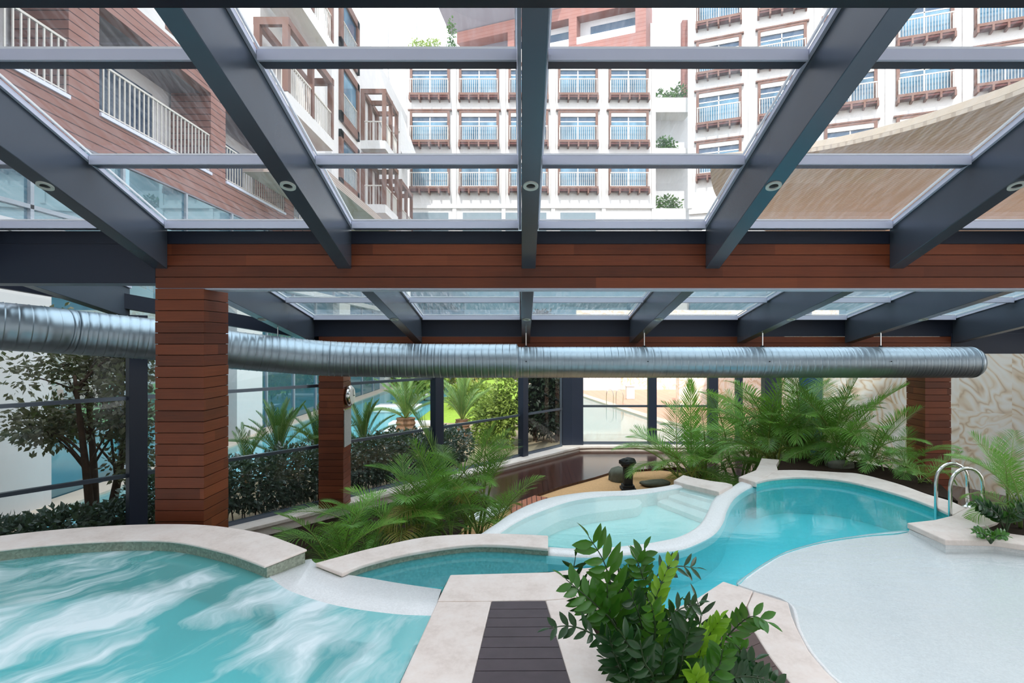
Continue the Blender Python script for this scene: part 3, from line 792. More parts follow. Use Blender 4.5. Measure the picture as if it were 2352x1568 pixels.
# white overflow shelf of the spa
sh = GL([(616,1320),(706,1284),(724,1292),(786,1316),(850,1327),(912,1338),(1014,1353)], H_COP+.05)
sh2 = GL([(616,1320),(663,1348),(725,1371),(799,1389),(912,1404),(996,1408)], H_COP+.03)
A = resample(smooth(sh, 6), 40); B = resample(smooth(sh2, 6), 40)
vs = []; fs = []
for a, b in zip(A, B):
    bb = b+(b-a)*.5
    vs += [(a.x,a.y,CZ-H_COP-.75),(a.x,a.y,CZ-H_COP-.05),(b.x,b.y,CZ-H_COP-.028),(bb.x,bb.y,CZ-H_COP-.16)]
for i in range(39):
    for j in range(3): fs.append((4*i+j,4*i+j+1,4*i+5+j,4*i+4+j))
mb = MB(); mb.add(vs, fs)
tag(mb.build('overflow_shelf', m_white, None, True), 'white pebbled overflow shelf between the spa and the teal channel', 'shelf')

def basin(px, h, depth, mat, name='pool_basin', ledge=None, label=None, sm=5, ledge_depth=.16, fl=None):
    P = smooth(GL(px, h), sm, True); n = len(P)
    c = sum(P, Vector())/n
    vs = [(p.x,p.y,CZ-h-.008) for p in P]; fs = []
    if ledge:
        for s_, z in ((1.0, -ledge_depth), (ledge, -ledge_depth-.01), (ledge-.02, -depth)):
            vs += [(c.x+(p.x-c.x)*s_, c.y+(p.y-c.y)*s_, CZ-h+z) for p in P]
        m = 4
    else:
        vs += [(p.x,p.y,CZ-h-depth) for p in P]; m = 2
    for r_ in range(m-1):
        for i in range(n): fs.append((r_*n+i, r_*n+(i+1)%n, (r_+1)*n+(i+1)%n, (r_+1)*n+i))
    fs.append(tuple((m-1)*n+i for i in range(n)))
    mb = MB(); mb.add(vs, fs[:-1]); mb.cm = 1; mb.v2 = 0
    mb.f.append(list(fs[-1])); mb.mi.append(1)
    o = mb.build(name, [mat, fl or mat])
    tag(o, label, 'pool basin', kind='structure'); return o
def sheet(px, h, mat, label, sm=5, nm='pool_water'):
    P = smooth(GL(px, h), sm, True) if sm else GL(px, h)
    c = sum(P, Vector())/len(P)
    mb = MB(); mb.add([p-c for p in P], [tuple(range(len(P)))])
    o = mb.build(nm, mat, None, loc=tuple(c))
    if o.data.polygons[0].normal.z < 0: o.data.flip_normals()
    return tag(o, label, 'water', kind='stuff')
# deep pool and its teal channel share one level
H_W = H_COP+.10
deep_px = [(1740,1104),(1790,1094),(1841,1090),(1926,1096),(1994,1110),(2079,1134),(2147,1158),(2190,1178),(2190,1186),(2120,1205),(2083,1217),(1994,1226),(1892,1241),(1807,1265),(1756,1292),(1715,1320),(1691,1340),(1640,1352),(1597,1378),(1545,1402),(1500,1395),(1460,1350),(1420,1310),(1334,1308),(1200,1316),(1034,1322),(1014,1356),(912,1341),(850,1330),(786,1319),(775,1312),(861,1285),(946,1265),(1065,1248),(1150,1247),(1262,1253),(1354,1262),(1456,1256),(1552,1246),(1600,1225),(1634,1200),(1648,1170),(1666,1140),(1690,1120)]
P = GL(deep_px, H_W)
sheet(deep_px, H_W, m_w_deep, 'turquoise water of the deep pool and its narrow channel', 0)
basin([(1752,1101),(1841,1093),(1926,1099),(1994,1113),(2079,1137),(2147,1162),(2186,1181),(2150,1194),(2083,1219),(1994,1228),(1892,1243),(1807,1267),(1756,1294),(1715,1322),(1691,1342),(1640,1354),(1597,1380),(1545,1404),(1500,1397),(1470,1360),(1450,1325),(1456,1262),(1552,1254),(1603,1238),(1644,1214),(1664,1188),(1671,1165),(1690,1136),(1715,1116)], H_W, .52, m_tile_deep, sm=4, fl=m_tile_floor)
led = [(1745,1118),(1790,1116),(1858,1117),(1926,1123),(2011,1140),(2083,1161),(2130,1177),(2160,1190)]
mb = MB(); mb.band(smooth(GL(deep_in, H_W+.02), 6), smooth(GL(led, H_W+.05), 6), CZ-H_W-.515, CZ-H_W-.055, 50)
tag(mb.build('pool_ledge', m_tile_deep), 'underwater ledge along the far wall of the deep turquoise pool', 'ledge')
basin([(780,1317),(861,1286),(946,1266),(1065,1249),(1150,1248),(1262,1255),(1354,1266),(1456,1262),(1470,1300),(1440,1340),(1334,1330),(1200,1335),(1040,1345),(912,1342)], H_W, .52, m_tile_mid, sm=4, fl=m_tile_deep)
# lagoon
H_L = H_COP+.085
lag_px = [(1110,1236),(1125,1222),(1150,1205),(1180,1186),(1228,1163),(1290,1143),(1370,1132),(1445,1129),(1520,1120),(1570,1110),(1610,1117),(1650,1128),(1640,1147),(1630,1171),(1610,1203),(1570,1227),(1524,1241),(1456,1252),(1354,1262),(1262,1258),(1180,1240)]
sheet(lag_px, H_L, m_w_lag, 'pale aqua water of the lagoon between the white rims', 4)
basin(lag_px, H_L, .20, m_tile_lagwall, sm=4, fl=m_tile_pale)
bench_o = [(1125,1236),(1150,1218),(1185,1192),(1235,1168),(1300,1149),(1380,1139),(1450,1137),(1470,1141)]
bench_i = [(1215,1250),(1232,1228),(1255,1212),(1290,1195),(1354,1180),(1420,1171),(1462,1165),(1474,1154)]
mb = MB(); mb.band(smooth(GL(bench_o, H_L+.01), 6), smooth(GL(bench_i, H_L+.06), 6), CZ-H_L-.198, CZ-H_L-.06, 40)
tag(mb.build('underwater_bench', m_white), 'curved white bench under the lagoon water', 'bench')
st = thing('lagoon_steps', 'pale steps entering the lagoon beside the stone slab', 'steps', (0,0,0))
for i, (dh, px) in enumerate(((.03, [(1572,1116),(1648,1134),(1640,1150),(1560,1128)]), (.08, [(1555,1126),(1642,1148),(1628,1172),(1535,1140)]), (.13, [(1535,1139),(1632,1168),(1615,1192),(1510,1152)]))):
    Pq = GL(px, H_L+dh); mb = MB(); mb.prism(Pq, CZ-H_L-.199+.001*i, CZ-H_L-dh); mb.build('step', m_white, st)
# spa basin and water
H_SW = H_COP+.040
spa_px = [(-330,1338),(-150,1284),(0,1258),(170,1243),(306,1237),(408,1241),(510,1262),(560,1279),(612,1303),(620,1325),(663,1352),(725,1374),(799,1392),(912,1407),(992,1412),(917,1568),(847,1722),(-330,1722)]
sheet(spa_px, H_SW, m_w_spa, 'foaming aqua water swirling in the spa pool', 0)
basin([(-330,1325),(-150,1278),(0,1254),(170,1239),(306,1233),(408,1237),(510,1258),(560,1275),(616,1300),(640,1330),(725,1372),(799,1390),(912,1405),(996,1410),(919,1568),(849,1722),(-330,1722)], H_SW, .5, m_tile_spa, sm=1)
mb = MB(); mb.prism(GL([(930,1430),(985,1412),(845,1722),(600,1722),(740,1600),(830,1500)], H_SW+.10), CZ-H_SW-.49, CZ-H_SW-.10)
tag(mb.build('spa_bench', m_white, None, bevel=.05), 'pale underwater seat along the stone strip in the spa', 'seat')
# shallow white pool
H_B = H_COP+.115
b_edge = [(1730,1356),(1691,1339),(1715,1321),(1756,1293),(1807,1266),(1892,1242.5),(1994,1227),(2083,1219),(2180,1234),(2352,1256),(2560,1284),(2900,1350),(2900,1720),(2120,1715),(1926,1568),(1892,1535),(1858,1494),(1831,1443),(1810,1384)]
P = smooth(GL(b_edge, H_B), 4, True); n = len(P); c = G(2330, 1480, H_B)
vs = []; fs = []
levels = [(1.0, .006), (.985, -.004), (.9, -.03), (.78, -.08), (.62, -.13)]
for s_, z in levels: vs += [(c.x+(p.x-c.x)*s_, c.y+(p.y-c.y)*s_, CZ-H_B+z) for p in P]
vs += [(p.x, p.y, CZ-H_B-.9) for p in P]
for r_ in range(len(levels)-1):
    for i in range(n): fs.append((r_*n+i, r_*n+(i+1)%n, (r_+1)*n+(i+1)%n, (r_+1)*n+i))
fs.append(tuple((len(levels)-1)*n+i for i in range(n)))
o5 = len(levels)*n
for i in range(n): fs.append((o5+i, o5+(i+1)%n, (i+1)%n, i))
mb = MB(); mb.add(vs, fs)
tag(mb.build('beach_basin', m_white, None, True), 'white pebbled floor of the shallow beach pool', 'pool basin', kind='structure')
Pm = [c.lerp(p, .982) for p in P]
mb = MB(); mb.add([(p.x-c.x, p.y-c.y, 0) for p in Pm], [tuple(range(n))])
o = mb.build('pool_water', m_w_beach, None, loc=(c.x, c.y, CZ-H_B-.003))
if o.data.polygons[0].normal.z < 0: o.data.flip_normals()
tag(o, 'milky shallow water over the white beach pool', 'water', kind='stuff')
# planter soils by the deep pool
mb = MB(); mb.prism(GL([(1787,1078),(1841,1078),(1926,1083),(1977,1087),(2062,1109),(2130,1133),(2200,1150),(2160,1112),(2060,1078),(1980,1062),(1880,1050),(1795,1052)], H_COP+.06), .01, CZ-H_COP-.06)
tag(mb.build('soil', m_soil), 'dark raised planting bed behind the deep pool coping', 'soil', kind='stuff')
mb = MB(); mb.prism(GL([(2296,1190),(2262,1210),(2225,1214),(2352,1230),(2520,1250),(2560,1170),(2400,1140),(2300,1150),(2270,1162)], H_COP+.03), .01, CZ-H_COP-.035)
tag(mb.build('soil', m_soil), 'dark soil in the right planter beside the ladder', 'soil', kind='stuff')
# ladder
d0 = G(2150, 1183, H_W); d1 = G(2222, 1164, H_COP)
lad = thing('pool_ladder', 'stainless steel ladder handrails at the end of the deep pool', 'ladder', (d1.x, d1.y, Z_COP))
L0 = Vector(lad.location)
def hoop(front, back, topz):
    a = Vector((front.x, front.y, CZ-H_W-.5)); b = Vector((back.x, back.y, Z_COP))
    r_ = (Vector((b.x,b.y,0))-Vector((a.x,a.y,0))).length/2
    pts = [a, Vector((a.x,a.y,topz-r_))]
    for k in range(1, 12):
        t_ = math.pi*k/12
        m_ = a.lerp(b, .5-.5*math.cos(t_)); pts.append(Vector((m_.x, m_.y, topz-r_+r_*math.sin(t_))))
    pts += [Vector((b.x,b.y,topz-r_)), b]
    return [p-L0 for p in pts]
f1, b1 = G(2150,1183,H_W), G(2222,1164,H_COP)
f2 = f1+Vector((-.03,-.30,0)); b2 = b1+(f2-f1)
zt = CZ+(CY-1063)/F*b1.y*1.0
for a_, b_ in ((f1, b1), (f2, b2)):
    MB().tube(hoop(a_, b_, zt), .024, 12).build('handrail', m_chrome, lad, True)
for z in (-.32, -.55):
    a = Vector((f1.x, f1.y, CZ-H_W+z))-L0; b = Vector((f2.x, f2.y, CZ-H_W+z))-L0
    if z > -.5: MB().bar(a, b, .08, .03).build('tread', m_chrome, lad)
for b_ in (b1, b2):
    MB().lathe((b_.x-L0.x, b_.y-L0.y, 0), [(.06,0),(.06,.012),(.03,.03)], 16).build('foot_flange', m_chrome, lad)

# ------------------------------------------------------------------ pedestal and rocks
pb = G(1442, 1124, CZ-.012)
ped = thing('stone_pedestal', 'black carved stone pedestal standing on the orange sand', 'pedestal', tuple(pb))
MB().box(-.19,.19,-.19,.19,0,.07).box(-.155,.155,-.155,.155,.07,.14).build('plinth', m_black, ped, bevel=.012)
MB().box(-.115,.115,-.115,.115,.14,.60).build('shaft', m_black, ped, bevel=.015)
mb = MB(); mb.lathe((0,0,.60), [(.12,0),(.15,.03),(.19,.07),(.22,.12),(.21,.18),(.15,.22),(.08,.235)], 12)
rnd = random.Random(4); mb.v = [(x*(1+rnd.uniform(-.14,.14)), y*(1+rnd.uniform(-.14,.14)), z+rnd.uniform(-.02,.02)) for x,y,z in mb.v]
mb.build('carved_bowl', m_black, ped)
def rock(loc, r, seed, label):
    bm = bmesh.new(); bmesh.ops.create_icosphere(bm, subdivisions=3, radius=1); rnd = random.Random(seed)
    ph = [rnd.uniform(0,6) for _ in range(6)]
    for v in bm.verts:
        c = v.co; k = 1+.13*math.sin(3*c.x+ph[0])+.12*math.sin(4*c.y+ph[1])+.1*math.sin(5*c.z+ph[2])+.05*math.sin(9*c.x+7*c.y+ph[3])
        v.co = Vector((c.x*r[0]*k, c.y*r[1]*k, max(-.35*r[2], c.z*r[2]*k)))
    me = bpy.data.meshes.new('rock'); bm.to_mesh(me); bm.free(); me.materials.append(m_rock)
    for p in me.polygons: p.use_smooth = True
    o = bpy.data.objects.new('rock', me); COL.objects.link(o); o.location = (loc[0], loc[1], loc[2]+.35*r[2])
    return tag(o, label, 'rock')
rock(G(1418,1103,CZ-.012), (.30,.25,.26), 1, 'mossy boulder behind the black pedestal')
rock(G(1505,1116,CZ-.012), (.38,.2,.14), 2, 'low dark rock on the sand under the middle palm')
rock(G(1600,1085,CZ-.08), (.4,.3,.25), 3, 'grey rock behind the lagoon step slab')
rock(G(1930,1072,H_COP+.06), (.26,.18,.11), 5, 'flat stone in the bed behind the deep pool')
rock(G(2345,1178,H_COP+.03), (.2,.16,.18), 6, 'pale stone in the right planter')

# ------------------------------------------------------------------ plants
def frond_mesh(name, L, a0, a1, n, ll, wid, droop, mats, vee=.35, seed=0, spread=1.0, taper=.25, stalk=.22):
    """a feather leaf in the local x-z plane; a0, a1: angle from vertical at base and tip"""
    rnd = random.Random(seed); mb = MB()
    pts = []; p = Vector((0,0,0)); N_ = 22
    for i in range(N_+1):
        t = i/N_; a = a0+(a1-a0)*t**1.25
        pts.append((p.copy(), Vector((math.sin(a),0,math.cos(a)))))
        p = p+Vector((math.sin(a),0,math.cos(a)))*(L/N_)
    mb.cm = 1
    mb.tube([q[0] for q in pts], [max(.0025, .011*L*(1-.85*i/N_)) for i in range(N_+1)], 5)
    mb.cm = 0
    for i in range(n):
        t = stalk+(1-stalk)*(i+.5)/n
        k = t*N_; j = min(N_-1, int(k)); q = pts[j][0].lerp(pts[j+1][0], k-j); tg = pts[j][1].lerp(pts[j+1][1], k-j).normalized()
        up = Vector((0,1,0)).cross(tg)*-1
        if up.z < 0 and a1 < 1.6: up = -up
        u = (t-stalk)/(1-stalk)
        prof = (math.sin(math.pi*min(1,(u*.86+.12)))**.6)
        for sgn in (-1, 1):
            side = Vector((0, sgn, 0))
            ang = math.radians(58-34*u)*spread+rnd.uniform(-.09,.09)
            d = (tg*math.cos(ang)+side*math.sin(ang)+up*vee*(1-u*.5)).normalized()
            ln = ll*prof*rnd.uniform(.9,1.08)
            nrm = d.cross(tg).normalized() if d.cross(tg).length > 1e-4 else up
            wv = (tg-d*tg.dot(d)); wv = wv.normalized() if wv.length > 1e-3 else up
            vs = []; fs = []
            segs = 4; pp = q.copy(); dd = d.copy()
            for s in range(segs+1):
                f = s/segs; w = wid*(.35+1.3*f if f < .45 else (1-f)*1.7+.02)
                if s == segs: w = .001
                vs += [pp-wv*w*.5, pp+wv*w*.5]
                dd = (dd+Vector((0,0,-1))*droop*.35*(s+1)/segs).normalized()
                pp = pp+dd*(ln/segs)
            for s in range(segs): fs.append((2*s,2*s+1,2*s+3,2*s+2))
            mb.add(vs, fs)
    mb.norecalc = True
    return mb.mesh(name, mats, True)
PF = []
for i, (a0, a1, L, dr) in enumerate(((.10, 1.0, 1.5, .55), (.25, 1.6, 1.4, .7), (.45, 2.0, 1.3, .9), (.15, 1.35, 1.6, .6), (.7, 2.2, 1.15, 1.0), (.05, .55, 1.5, .4))):
    PF.append(frond_mesh('palm_frond', L, a0, a1, 33, .40, .0175, dr, [m_palm, m_rachis], seed=i))
PY = frond_mesh('palm_frond_young', 1.3, .2, 1.3, 30, .40, .019, .5, [m_palm_y, m_rachis], seed=21)
PO = frond_mesh('palm_frond_old', 1.3, .35, 1.9, 28, .42, .019, 1.3, [m_palm_old, m_rachis], seed=22)
PS = frond_mesh('palm_spear', 1.45, .02, .08, 40, .30, .020, .02, [m_palm_y, m_rachis], vee=.05, seed=23, spread=.85)
def palm(loc, label, nf, sc, seed, az=None, lean=(0,.5), canes=4, spear=0, young=1, old=0, lift=.35, rad=.12):
    r = thing('areca_palm', label, 'palm', loc); rnd = random.Random(seed)
    heads = []
    for i in range(canes):
        a = rnd.uniform(0, 6.28); rr = rnd.uniform(.3, 1)*rad
        b = Vector((math.cos(a)*rr, math.sin(a)*rr, 0)); tp = Vector((math.cos(a)*(rr+.14*sc), math.sin(a)*(rr+.14*sc), lift*rnd.uniform(.6,1.3)))
        MB().tube(smooth([b, b.lerp(tp,.5)+Vector((0,0,.04)), tp], 4), [.022*sc]*8+[.014*sc], 7).build('cane', m_cane, r, True)
        heads.append(tp)
    for i in range(nf):
        h = heads[i % canes]
        a = (i*2.399+rnd.uniform(-.4,.4)) if az is None else rnd.uniform(*az)
        me = rnd.choice(PF); nm = 'frond'
        if i < young: me = PY
        elif i < young+old: me = PO
        elif i < young+old+spear: me = PS
        tl = rnd.uniform(*lean)
        if me is PS: tl = 0.0; a = math.pi/2; h = Vector((0, 0, lift))
        rot = (Matrix.Rotation(a, 3, 'Z') @ Matrix.Rotation(tl, 3, 'Y') @ Matrix.Rotation(0.0 if me is PS else rnd.uniform(-.3,.3), 3, 'Z'))
        inst(me, nm, r, tuple(h-Vector((0,0,.05))), rot.to_euler(), sc*(1.15 if me is PS else rnd.uniform(.8,1.12)))
    return r
# left bed
def gl_(px, d, z): return ((px-CX)/F*d, d, z)
palm(gl_(1065,10.6,.02), 'tall bright areca palm in the left bed in front of the garden window', 20, 1.2, 11, canes=6, lift=.75, rad=.3, young=2, old=1, lean=(-.1,.45))
palm(gl_(1010,9.6,.02), 'arching areca palm with ochre leaves behind the teal channel', 18, 1.15, 12, canes=5, lift=.55, rad=.3, young=1, old=3, lean=(.0,.5))
palm(gl_(905,9.4,.02), 'areca palm in the left bed below the clock column', 15, 1.1, 13, canes=4, lift=.5, rad=.3, young=2, old=1, lean=(0,.5))
palm(gl_(812,8.9,.02), 'lime tipped areca palm left of the channel coping', 15, 1.0, 14, canes=4, lift=.6, rad=.28, young=4, lean=(0,.5))
palm(gl_(735,8.3,.02), 'low drooping areca palm beside the end of the spa coping', 14, .92, 15, canes=4, lift=.5, rad=.2, young=2, lean=(.1,.6))
palm(gl_(1130,9.7,.02), 'small dark areca palm leaning over the lagoon rim', 11, 1.0, 16, canes=3, lift=.55, rad=.2, young=0, lean=(.1,.6))
# right beds
palm(gl_(1588,14.9,.05), 'big feathery areca palm with one upright pale frond beside the pedestal', 34, 1.5, 31, canes=7, lift=.4, rad=.3, spear=1, young=1, lean=(.1,.75))
palm(gl_(1700,15.6,.08), 'fine pale areca palm behind the pointed coping slab', 30, 1.55, 32, canes=7, lift=.45, rad=.35, young=4, lean=(0,.5))
palm(gl_(1800,13.2,.9), 'lush bright areca palm filling the middle of the rear bed', 42, 1.45, 33, canes=10, lift=.35, rad=.45, young=8, lean=(-.05,.8))
palm(gl_(1868,12.2,1.5), 'tall deep green areca palm beside the marble wall door', 34, 1.25, 34, canes=8, lift=.2, rad=.35, young=5, lean=(-.1,.5))
palm(gl_(1965,11.2,1.5), 'spreading areca palm against the marble wall', 24, .95, 35, canes=6, lift=.12, rad=.25, young=1, lean=(.15,.7))
palm(gl_(2050,10.3,1.5), 'low areca palm at the thin end of the rear bed', 17, .66, 36, canes=3, lift=.15, rad=.15, young=1, lean=(.3,.8))
palm(gl_(2112,9.6,1.5), 'small palm in front of the right timber column', 9, .5, 37, canes=3, lift=.1, rad=.12, young=0, lean=(.4,.8))
palm(gl_(2345,7.2,Z_COP-.03), 'leafy palm in the right planter at the picture edge', 16, .72, 38, canes=4, lift=.25, rad=.15, young=1, lean=(.05,.6))
# papyrus-like umbrella plant in front of the marble
um = thing('umbrella_sedge', 'thin umbrella sedge standing against the marble wall', 'plant', gl_(1900,11.9,1.5))
rnd = random.Random(8)
for i in range(5):
    tp = Vector((rnd.uniform(-.1,.55), rnd.uniform(-.2,.2), rnd.uniform(.7,1.05)))
    MB().tube(smooth([(tp.x*.2,tp.y*.2,0), tp*.55, tp], 4), .006, 5).build('stalk', m_cane, um)
    mb = MB(); mb.norecalc = True
    for k in range(18):
        a = 6.28*k/18+rnd.uniform(-.1,.1); l_ = rnd.uniform(.16,.26); d = Vector((math.cos(a), math.sin(a), .25)); w = Vector((-math.sin(a), math.cos(a), 0))*.008
        m1 = tp+d*l_*.5; e = tp+d*l_+Vector((0,0,-.10))
        mb.add([tp-w*.5,tp+w*.5,m1+w,m1-w,e], [(0,1,2,3),(3,2,4)])
    mb.build('leaf_head', m_palm, um)

def leaf_pts(base, d, up, L, w):
    """folded pointed oval leaf, returns verts, faces"""
    d = d.normalized(); s = d.cross(up); s = s.normalized() if s.length > 1e-4 else d.orthogonal().normalized(); n_ = s.cross(d)
    vs = []; prof = [(0,.10),(.15,.55),(.38,1.0),(.62,.95),(.84,.55),(1.0,.02)]
    for t, k in prof:
        c = base+d*(L*t)+n_*(-.10*L*t*t)
        vs += [c-s*(w*.5*k)+n_*(.16*w*k), c, c+s*(w*.5*k)+n_*(.16*w*k)]
    fs = []
    for i in range(len(prof)-1):
        a = 3*i; fs += [(a,a+1,a+4,a+3), (a+1,a+2,a+5,a+4)]
    return vs, fs
def stalk_mesh(ctrl, n, L, w, mats, seed, spread=.95, start=.35, lift=.35):
    rnd = random.Random(seed); P = smooth(ctrl, 10); Q = resample(P, 40); mb = MB(); mb.cm = 1
    mb.tube(Q, [.013-.010*i/39 for i in range(40)], 6); mb.cm = 0
    n = int(n*1.4)
    for i in range(n):
        t = start+(1-start)*(i+.3)/n; k = min(38, int(t*39)); q = Q[k]; tg = (Q[min(39,k+1)]-Q[max(0,k-1)]).normalized()
        ref = Vector((0,-1,.6)).normalized(); sd = tg.cross(ref); sd = sd.normalized() if sd.length > .01 else Vector((1,0,0)); up = sd.cross(tg)
        sd = (Matrix.Rotation(rnd.uniform(-.5,.5), 3, tg) @ sd)
        for sg in (-1, 1):
            dv = tg*(1-spread*.45)+sd*sg*spread+up*rnd.uniform(-.1,lift)
            l_ = L*(.7+.45*math.sin(math.pi*min(1, .25+.65*(i+.5)/n)))*rnd.uniform(.88,1.1)
            vs, fs = leaf_pts(q, dv, up+tg*.2, l_, w*rnd.uniform(.85,1.1)); mb.add(vs, fs)
    vs, fs = leaf_pts(Q[-1], (Q[-1]-Q[-3]), Vector((0,0,1)), L*.8, w*.85); mb.add(vs, fs)
    mb.norecalc = True
    return mb
zz = thing('zz_plant', 'glossy dark and lime leaved plant in the foreground planter', 'plant', tuple(G(1520,1580,H_COP+.09)))
ZL = Vector(zz.location)
stalks = [  # control pixels from soil to tip with depths, leaves, length, width, kind
 ([(1490,1590,4.00),(1440,1440,4.05),(1405,1345,4.0),(1385,1285,3.95),(1352,1232,3.9)], 9, .165, .070, 'm'),
 ([(1470,1570,4.2),(1440,1420,4.3),(1455,1330,4.3),(1480,1262,4.35)], 9, .13, .058, 'm'),
 ([(1460,1580,4.1),(1400,1440,4.2),(1340,1380,4.1),(1318,1325,4.05),(1322,1278,4.0)], 7, .12, .034, 'd'),
 ([(1470,1590,3.95),(1420,1450,3.85),(1375,1395,3.8),(1300,1330,3.75)], 9, .135, .062, 'm'),
 ([(1465,1600,3.9),(1425,1500,3.8),(1350,1450,3.7),(1302,1437,3.7),(1262,1443,3.7)], 8, .095, .046, 'd'),
 ([(1500,1580,4.1),(1490,1430,4.3),(1505,1330,4.4),(1545,1301,4.45),(1600,1304,4.5)], 9, .115, .042, 'd'),
 ([(1500,1590,4.0),(1500,1430,4.1),(1515,1350,4.15),(1543,1288,4.2)], 8, .105, .052, 'y'),
 ([(1490,1570,4.2),(1490,1400,4.3),(1475,1320,4.3),(1458,1278,4.3)], 8, .115, .048, 'm'),
 ([(1520,1600,4.0),(1525,1460,4.1),(1552,1405,4.15),(1605,1385,4.2)], 7, .105, .052, 'd'),
 ([(1540,1600,4.1),(1590,1480,4.2),(1610,1420,4.25),(1600,1375,4.3)], 6, .13, .036, 'd'),
 ([(1560,1610,3.95),(1605,1510,3.95),(1625,1465,4.0),(1652,1425,4.0)], 8, .115, .060, 'y'),
 ([(1560,1610,4.0),(1640,1500,4.1),(1690,1440,4.1),(1728,1415,4.05),(1762,1428,4.0)], 9, .125, .062, 'm'),
 ([(1560,1640,3.7),(1640,1570,3.7),(1700,1553,3.7),(1750,1558,3.7),(1792,1575,3.7)], 10, .105, .062, 'd'),
 ([(1540,1620,3.8),(1580,1560,3.8),(1600,1520,3.8),(1616,1470,3.8)], 6, .12, .066, 'y'),
 ([(1490,1610,3.8),(1450,1540,3.7),(1420,1530,3.7),(1392,1515,3.65)], 6, .11, .050, 'd'),
 ([(1500,1600,3.9),(1480,1480,3.9),(1470,1420,3.85),(1450,1370,3.8)], 9, .12, .055, 'd'),
 ([(1510,1600,3.8),(1500,1500,3.7),(1505,1440,3.65),(1495,1385,3.6)], 8, .10, .050, 'm'),
 ([(1520,1620,3.7),(1560,1540,3.6),(1570,1490,3.6),(1585,1440,3.6)], 8, .12, .060, 'd'),
 ([(1500,1620,3.7),(1470,1545,3.6),(1455,1500,3.55),(1430,1460,3.5)], 8, .12, .055, 'd'),
 ([(1490,1600,3.9),(1440,1480,3.9),(1400,1400,3.85),(1395,1340,3.8)], 9, .13, .060, 'm'),
 ([(1530,1640,3.6),(1530,1570,3.5),(1520,1530,3.5),(1525,1490,3.5)], 7, .11, .056, 'd'),
 ([(1500,1650,3.6),(1470,1600,3.5),(1450,1570,3.45),(1440,1545,3.45)], 6, .11, .055, 'd'),
 ([(1560,1650,3.6),(1590,1600,3.55),(1600,1570,3.5),(1590,1545,3.5)], 5, .10, .062, 'y'),
 ([(1570,1630,3.8),(1660,1540,3.8),(1700,1500,3.8),(1690,1480,3.8)], 7, .11, .052, 'm'),
 ([(1500,1590,4.1),(1470,1470,4.2),(1430,1390,4.25),(1420,1320,4.25)], 8, .125, .055, 'd'),
 ([(1480,1640,3.6),(1500,1560,3.45),(1480,1520,3.4),(1470,1470,3.4)], 7, .11, .052, 'd'),
 ([(1580,1640,3.8),(1650,1580,3.75),(1690,1540,3.75),(1735,1515,3.75)], 7, .11, .055, 'd'),
 ([(1560,1640,3.7),(1610,1580,3.65),(1650,1530,3.65),(1660,1490,3.65)], 7, .115, .058, 'm'),
 ([(1490,1620,3.7),(1440,1560,3.6),(1410,1500,3.6),(1400,1460,3.6)], 7, .115, .055, 'd'),
 ([(1500,1620,3.9),(1540,1530,3.9),(1560,1470,3.9),(1575,1425,3.9)], 8, .12, .056, 'd'),
 ([(1480,1600,4.0),(1450,1480,4.05),(1420,1420,4.05),(1365,1400,4.0),(1325,1370,4.0)], 8, .125, .056, 'm'),
 ([(1530,1590,4.1),(1560,1500,4.15),(1540,1440,4.2),(1555,1395,4.2)], 7, .11, .05, 'm'),
]
for i, (c, n_, L_, w_, kd) in enumerate(stalks):
    ctrl = [W(*q)-ZL for q in c]
    mt = {'d': m_zz, 'm': m_zz_mid, 'y': m_zz_y}[kd]
    stalk_mesh(ctrl, n_, L_*1.12, w_*.92, None, 100+i, .5 if kd == 'y' else .80, .28).build('stalk', [mt, m_zzstem], zz, True)
# broad-leaved plant in the right planter
bl = thing('zz_plant', 'broad-leaved plant at the corner of the right planter', 'plant', gl_(2310,6.95,Z_COP-.03))
rnd = random.Random(12)
for i in range(9):
    a = rnd.uniform(0,6.28); l_ = rnd.uniform(.25,.5)
    tp = Vector((math.cos(a)*l_*.8, math.sin(a)*l_*.6, l_*.8))
    stalk_mesh([Vector((0,0,0)), Vector((tp.x*.35,tp.y*.35,l_*.55)), tp], 6, .11, .045, None, 300+i, .9).build('stalk', [rnd.choice([m_zz_mid, m_zz, m_zz]), m_zzstem], bl, True)
bl2 = thing('ground_fern', 'small glossy seedling by the planter coping corner', 'plant', gl_(2275,6.6,Z_COP-.03))
for i in range(6):
    a = i*1.05; tp = Vector((math.cos(a)*.18, math.sin(a)*.14, .12))
    stalk_mesh([Vector((0,0,0)), tp*.5+Vector((0,0,.05)), tp], 4, .07, .035, None, 340+i, .9).build('stalk', [m_zz_mid, m_zzstem], bl2, True)

# ------------------------------------------------------------------ outdoors: ground, pools, garden
mb = MB(); mb.prism([(-60,-5),(60,-5),(60,110),(-60,110)], -.8, -.32)
tag(mb.build('ground', m_earth), kind='structure')
mb = MB(); mb.prism([Vector((-11.7,2)), Vector((-10.9,2)), Vector((-10.9,46)), Vector((-7,51)), Vector((4,54)), Vector((4,58)), Vector((-11.7,58))], -.3, .02)
tag(mb.build('paved_walk', m_paving), 'beige paved edge along the blue glass building beside the outdoor pool', 'path')
opx = [Vector((-10.9,12.5)), Vector((-10.9,46)), Vector((-7,51)), Vector((-3.2,47)), Vector((-3.9,36)), Vector((-4.2,27)), Vector((-5.4,20)), Vector((-7.8,14.6)), Vector((-9.6,11.8))]
c = sum(opx, Vector((0,0)))/len(opx)
mb = MB(); mb.add([(p.x,p.y,-.28) for p in opx], [tuple(range(len(opx)))]); tag(mb.build('pool_basin', m_tile_out), None, 'pool basin', kind='structure')
mb = MB(); mb.add([(p.x,p.y,-.04) for p in opx], [tuple(reversed(range(len(opx))))])
o = mb.build('pool_water', m_w_out)
if o.data.polygons[0].normal.z < 0: o.data.flip_normals()
